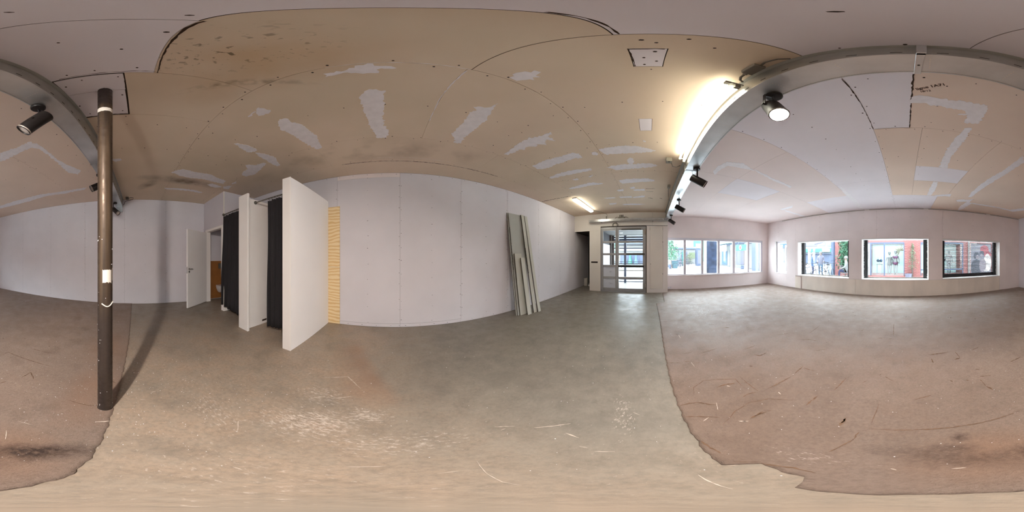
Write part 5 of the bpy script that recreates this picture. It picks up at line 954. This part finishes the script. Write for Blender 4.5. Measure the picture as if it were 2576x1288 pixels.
# north side of the street: brick shop with display windows, front at y = 10
SH = thing('lingerie_shop', 'pink brick shop with swimwear display windows opposite', 'building', (1, 10, 0))
def SP(nm, a, m, b=.0, par=None):
    q = box(a[0]-1, a[1]-1, a[2]-10, a[3]-10, a[4], a[5]); return obj(nm, bev(q, b, 1) if b else q, M[m], par or SH)
for a in ((-4.75, -2.36, 10.02, 13, 0, 3.3), (-2.36, -.05, 10.02, 10.3, 2.24, 3.3), (-.05, .95, 10.02, 13, 0, 3.3), (.95, 3.74, 10.02, 10.3, 2.24, 3.3), (3.74, 4.26, 10.02, 13, 0, 3.3), (4.26, 6.1, 10.02, 10.3, 2.26, 3.3), (6.1, 9, 10.02, 13, 0, 3.3), (-2.36, -.05, 10.02, 13, 0, .18), (.95, 3.74, 10.02, 13, 0, .18), (4.26, 6.1, 10.02, 13, 0, .18)): SP('wall', a, 'brick')
for a in ((-2.36, -.05, 11.6, 11.7, .18, 2.24), (.95, 3.74, 11.6, 11.7, .18, 2.24)): SP('display_back', a, 'cyan')
for a in ((-2.36, -.05, 10.06, 11.6, 2.2, 2.24), (.95, 3.74, 10.06, 11.6, 2.2, 2.24)): SP('display_soffit', a, 'render')
for a in ((-2.34, -.05, 10.0, 10.06, 2.16, 2.25), (-2.2, -2.1, 10.0, 10.06, .18, 2.16), (-1.33, -1.24, 10.0, 10.06, .18, 2.16), (-.09, -.04, 10.0, 10.06, .18, 2.16), (.95, 1.0, 10.0, 10.06, .18, 2.2), (3.66, 3.74, 10.0, 10.06, .18, 2.2), (.95, 3.74, 10.0, 10.06, 2.16, 2.25), (.95, 3.7, 10.0, 10.06, .50, .58)): SP('window_frame', a, 'bluegrey', .006)
for a in ((-2.1, -1.33, 10.03, 10.036, .18, 2.16), (-1.24, -.09, 10.03, 10.036, .18, 2.16), (1.0, 3.66, 10.03, 10.036, .58, 2.16)): SP('pane', a, 'glass')
SP('downpipe', (4.05, 4.16, 9.9, 10.0, 0, 5), 'render')
n = 0; br = None
for z in np.arange(.06, 2.9, .075):
    for x in np.arange(-.04+(.11 if n % 2 else 0), .93, .225):
        if br is None: br = obj('brick', box(0, .205, 0, .02, 0, .062), M['brick'], SH); me_b = br.data
        else: br = bpy.data.objects.new('brick', me_b); COL.objects.link(br); br.parent = SH
        br.location = (x-1, -.002, z); br.scale = (min(1, (.952-x)/.205), 1, 1)
    n += 1
for lx, wx in ((-1.2, 2.0), (2.35, 2.5)):
    dl = bpy.data.lights.new('display_lamp', 'AREA'); dl.energy = 75; dl.color = (.80, 1, 1); dl.shape = 'RECTANGLE'; dl.size = wx; dl.size_y = .9
    do = bpy.data.objects.new('display_lamp', dl); COL.objects.link(do); do.location = (lx, 10.75, 2.19)
# printed banners, mannequins and stands inside the displays
t = thing('banner', 'white upright banner with red lettering at the display edge', 'banner', (-2.26, 10.0, .2)); obj('sheet', box(-.075, .06, -.012, -.004, 0, 1.98), M['whiteb'], t)
text('lettering', 'SALE', .19, M['red'], t, (.045, -.014, 1.05), (R(90), R(-90), 0), .002, 'LEFT'); text('lettering', 'SALE', .19, M['red'], t, (.045, -.014, .10), (R(90), R(-90), 0), .002, 'LEFT')
t = thing('display_plinth', 'glass-sided display plinth carrying the blue bra', 'plinth', (-1.66, 10.5, .18))
obj('top', box(-.19, .19, -.19, .19, .66, .69), M['edge'], t)
for x in (-.17, .17):
    for y in (-.17, .17): obj('leg', box(x-.012, x+.012, y-.012, y+.012, 0, .66), M['bluegrey'], t)
def bust(nm, lb, loc, m, k=1.0):
    t = thing(nm, lb, 'bra', loc)
    for s in (-1, 1):
        obj('cup', lathe(bmesh.new(), [(.10, 0), (.085, .05), (.04, .085), (0, .095)], 14, (0, 0, 0)), M[m], t, True, rot=(R(90), 0, 0), loc=(s*.1*k, 0, .1)); obj('strap', tube(bmesh.new(), [(s*.1*k, .02, .16), (s*.12*k, .04, .34)], .010, 6), M[m], t)
    obj('band', box(-.19, .19, .0, .012, .03, .08), M[m], t); obj('post', tube(bmesh.new(), [(0, .03, -.13), (0, .03, .1)], .012, 8), M['bluegrey'], t)
bust('bra_display', 'blue bra on a short post above the display plinth', (-1.66, 10.5, 1.0), 'bra')
def mannequin(lb, loc, swim, m, rz=0):
    t = thing('mannequin', lb, 'mannequin', loc, rz)
    obj('torso', lathe(bmesh.new(), [(0, .78), (.13, .80), (.17, .9), (.12, 1.08), (.15, 1.26), (.16, 1.34), (.06, 1.45), (.05, 1.5), (0, 1.5)], 18), M[m], t, True)
    obj('head', lathe(bmesh.new(), [(0, 1.48), (.07, 1.52), (.095, 1.6), (.085, 1.69), (0, 1.74)], 16), M[m], t, True)
    for s in (-1, 1):
        obj('leg', tube(bmesh.new(), [(s*.08, 0, .84), (s*.08, -.02, .45), (s*.07, 0, .05)], [.085, .055, .04], 10), M[m], t, True); obj('arm', tube(bmesh.new(), [(s*.16, 0, 1.36), (s*.23, .02, 1.1), (s*.22, -.06, .86)], [.045, .038, .028], 8), M[m], t, True)
        if swim: obj('bikini_cup', lathe(bmesh.new(), [(.085, 0), (.07, .04), (0, .06)], 12), M[swim], t, True, rot=(R(90), 0, 0), loc=(s*.075, -.135, 1.27))
    if swim: obj('bikini_brief', lathe(bmesh.new(), [(.06, .76), (.15, .82), (.18, .92), (.178, .95)], 18), M[swim], t, True)
mannequin('mannequin wearing a purple bikini in the display window', (-.62, 10.55, .05), 'magenta', 'mann')
mannequin('bare pale mannequin left of the bikini one', (-1.03, 10.7, -.02), None, 'mann')
mannequin('pale mannequin behind the slatted shutter window', (2.95, 10.7, .1), None, 'mann')
bust('bra_display', 'dark bra at the edge of the shuttered display', (2.48, 10.5, 1.05), 'dark')
t = thing('palm_fan', 'pale straw palm fan hanging over the bikini mannequin', 'decoration', (-.33, 10.75, 1.72))
for k in range(9):
    a = R(20+k*27); b = bmesh.new(); prism(b, [(0, 0), (.2, .045), (.5, .0), (.2, -.045)], -.006, .006); obj('frond', b, M['yellow'], t, rot=(R(90), -a, 0))
# poster of two dark-haired people and red discs
t = thing('poster', 'large photo poster of two dark-haired people with red discs', 'poster', (5.08, 10.1, .2))
obj('sheet', box(-.78, .78, -.01, .0, 0, 2.04), M['photo'], t)
def disc(nm, x, z, rx, rz_, m, y=-.013):
    b = bmesh.new(); prism(b, [(rx*math.cos(a), rz_*math.sin(a)) for a in np.linspace(0, 2*PI, 25)[:-1]], 0, .002); return obj(nm, b, M[m], t, loc=(x, y, z), rot=(R(90), 0, 0))
disc('red_disc', .26, 1.66, .33, .30, 'red'); disc('red_disc', .50, 1.28, .27, .27, 'red', -.015)
disc('printed_shirt', .5, .72, .30, .62, 'whiteb', -.0165)
disc('printed_head', -.35, 1.22, .21, .24, 'dark', -.019); disc('printed_face', -.28, 1.12, .13, .14, 'ptint', -.0215); disc('printed_body', -.36, .42, .40, .55, 'dark', -.019)
disc('printed_head', .05, 1.36, .17, .2, 'dark', -.024); disc('printed_face', .02, 1.22, .11, .15, 'ptint', -.0265); disc('printed_body', .12, .55, .27, .5, 'ptint', -.022)
text('lettering', 'LIVV', .17, M['whiteb'], t, (.22, -.03, .12), (R(90), 0, 0), .002, 'LEFT')
# brick pier, post and the gap to the next street
tag(obj('blue_post', box(-.085, .085, -.1, .1, 0, 4.2), M['bluegrey'], loc=(-4.26, 9.0, 0)), 'blue-grey post left of the ivy pier', 'post')
shopfront('corner_shop', 'far shop with turquoise lettered fascia behind the cyclists', -16, -9.2, 21, 24, 6.5, 'render', [('fascia', (-14.6, -10.0, 20.85, 21, 1.95, 2.5), 'turq'), ('sign', (-11.6, -10.4, 20.78, 20.85, 2.0, 2.45), 'whiteb'), ('awning', (-15, -9.6, 20.3, 21, 1.75, 1.85), 'bluegrey'), ('window', (-15, -12.6, 20.93, 21, 2.9, 3.7), 'lilacc'), ('window', (-12.2, -11.2, 20.93, 21, 2.9, 3.8), 'paleblue'), ('window', (-10.9, -9.6, 20.93, 21, 2.8, 3.8), 'paleblue'), ('shop_window', (-15, -9.6, 20.93, 21, .3, 1.7), 'bluegrey')])
shopfront('side_shop', 'pale far shop with a blue awning behind the small corner window', -25, -17.5, 21, 24, 5, 'render', [('awning', (-25, -17.5, 20.6, 21, 2.8, 3.5), 'turq' if False else 'blue'), ('shop_window', (-24, -18, 20.93, 21, .4, 2.4), 'lilacc'), ('door', (-20.6, -19.8, 20.9, 20.95, .1, 2.2), 'bluegrey')])
t = thing('street_sign_arm', 'pale slanting sign arm above the cyclists', 'sign', (-5.05, 9.05, 2.3)); obj('arm', tube(bmesh.new(), [(-.55, 0, -.12), (.6, 0, .1)], .05, 8), M['lilacc'], t); obj('end_plate', box(.5, .66, -.03, .03, .02, .24), M['lilacc'], t)
# row of shops along the same front, seen through the strip window
RS = shopfront('shop_row', 'pale glazed shop row with canopy seen through the strip window', -24, -13.1, 10.05, 13, 3.8, 'render', [('canopy', (-24, -13.1, 9.3, 10.05, 3.05, 3.2), 'cyan'), ('beam', (-24, -13.1, 9.95, 10.05, 2.75, 3.0), 'bluegrey'), ('window', (-20.9, -19.3, 9.98, 10.05, .2, 2.1), 'bluec'), ('door', (-18.9, -18.5, 9.98, 10.05, .1, 2.1), 'render'), ('post', (-18.2, -17.75, 9.9, 10.05, 0, 2.8), 'cyan'), ('window', (-17.0, -15.2, 9.98, 10.05, .4, 2.4), 'lilacc'), ('post', (-14.95, -14.6, 9.9, 10.05, 0, 2.8), 'cyan'), ('door', (-14.4, -13.6, 9.98, 10.05, .1, 2.1), 'render')])
t = thing('shop_sign', 'white signboard reading of on the shop row', 'sign', (-18.9, 9.2, 2.0)); obj('board', bev(box(-1.0, .95, -.03, .03, 0, .78), .01), M['whiteb'], t); [obj('hanger', tube(bmesh.new(), [(x, .0, .77), (x, .14, 1.06)], .02, 6), M['bluegrey'], t) for x in (-.8, .75)]; text('lettering', 'of', .62, M['signink'], t, (-.50, -.036, .17), (R(90), 0, 0), .004)
t = thing('pharmacy_sign', 'green hanging sign with a red and white disc', 'sign', (-14.2, 9.0, 1.95)); obj('board', bev(box(-1.0, .9, -.04, .04, 0, .62), .01), M['green'], t)
[obj('hanger', tube(bmesh.new(), [(x, .0, .6), (x, .34, 1.11)], .02, 6), M['bluegrey'], t) for x in (-.8, .75)]; b = bmesh.new(); prism(b, [(.24*math.cos(a), .24*math.sin(a)) for a in np.linspace(0, 2*PI, 25)[:-1]], 0, .004); obj('disc', b, M['whiteb'], t, loc=(-.1, -.042, .32), rot=(R(90), 0, 0)); b = bmesh.new(); prism(b, [(.16*math.cos(a), .16*math.sin(a)) for a in np.linspace(0, 2*PI, 25)[:-1]], 0, .004); obj('disc', b, M['red'], t, loc=(-.1, -.048, .32), rot=(R(90), 0, 0))
t = thing('street_bench', 'low pale bench before the shop row', 'bench', (-15.4, 9.3, 0)); obj('seat', bev(box(-1.0, 1.0, -.2, .2, .36, .42), .01), M['wood'], t)
for x in (-.95, .95): obj('leg', box(x-.05, x+.05, -.18, .18, 0, .36), M['bluegrey'], t)
t = thing('blue_hoarding', 'blue panelled hoarding at the edge of the strip window', 'hoarding', (-11.9, 9.1, 0))
for i, (a, b_) in enumerate(((-.55, -.03), (.03, .45), (.5, .8))): obj('panel', bev(box(a, b_, -.03, .03, 0, 2.75), .008, 1), M[('bluegrey', 'paleblue', 'navy')[i]], t)
t = thing('display_case', 'dark glossy advertising case standing outside the third pane', 'display case', pol(-68.0, 13.4), R(68)); obj('case', bev(box(-.42, .42, -.08, .08, 0, 2.9), .015, 1), mat('dark_glossy_case', (.004, .006, .012, 1), .3, spec=.2, var=.5, vs=2.5, col2=(.016, .024, .046, 1)), t)
tag(obj('lamp_post', tube(bmesh.new(), [(0, 0, 0), (0, 0, 4)], .07, 12), M['whiteb'], smooth=True, loc=pol(-70.4, 13.8)), 'white post beside the dark advertising case', 'post')
shopfront('turquoise_building', 'turquoise building closing the alley behind the planter', -40, -37, 10.3, 13.5, 7, 'turq', [('window', (-37, -36.9, 10.8, 12.6, 3, 4.4), 'paleblue'), ('door', (-37, -36.9, 11, 12, 0, 2.2), 'bluegrey')])
shopfront('grey_garage', 'slate blue pillar wall on the alley corner', -22.6, -21.8, 6.55, 7.4, 2.5, 'bluegrey', [('coping', (-22.65, -21.75, 6.5, 7.45, 2.45, 2.55), 'paleblue'), ('panel', (-21.8, -21.77, 6.7, 7.25, .3, 2.2), 'lilacc')])
shopfront('alley_house', 'pale low house across the alley behind the bicycles', -30, -27, 2.2, 8.4, 3.0, 'render', [('beam', (-27, -26.8, 2.2, 8.4, 2.55, 2.75), 'bluegrey'), ('window', (-27, -26.92, 3.2, 4.4, .9, 2.0), 'paleblue'), ('door', (-27, -26.92, 5.4, 6.4, 0, 2.1), 'bluegrey'), ('window', (-27, -26.92, 6.8, 7.8, 1, 2.0), 'leafp')])
for i, (az, d) in enumerate(((-76.2, 24), (-75.7, 27), (-74.6, 33))): plant('potted_shrub', ('shrub nearest the parked bicycles', 'shrub between bicycles and planter', 'shrub behind the far planter')[i], 'shrub', pol(az, d), 160, lambda: (rng.normal(0, .3), rng.normal(0, .3), rng.uniform(.3, 1.7)), .16, 'leafp', [(0, 0, 0), (0, 0, 1.2)])
# the strip window's sky side: street trees seen through the door
plant('street_tree', 'green tree beyond the porch corner', 'tree', (-15.5, -3.9, 0), 500, lambda: (rng.normal(0, .4), rng.normal(0, .4), rng.uniform(1.5, 3.6)), .2, 'leaf', [(0, 0, 0), (0, .1, 2), (.1, 0, 4)])
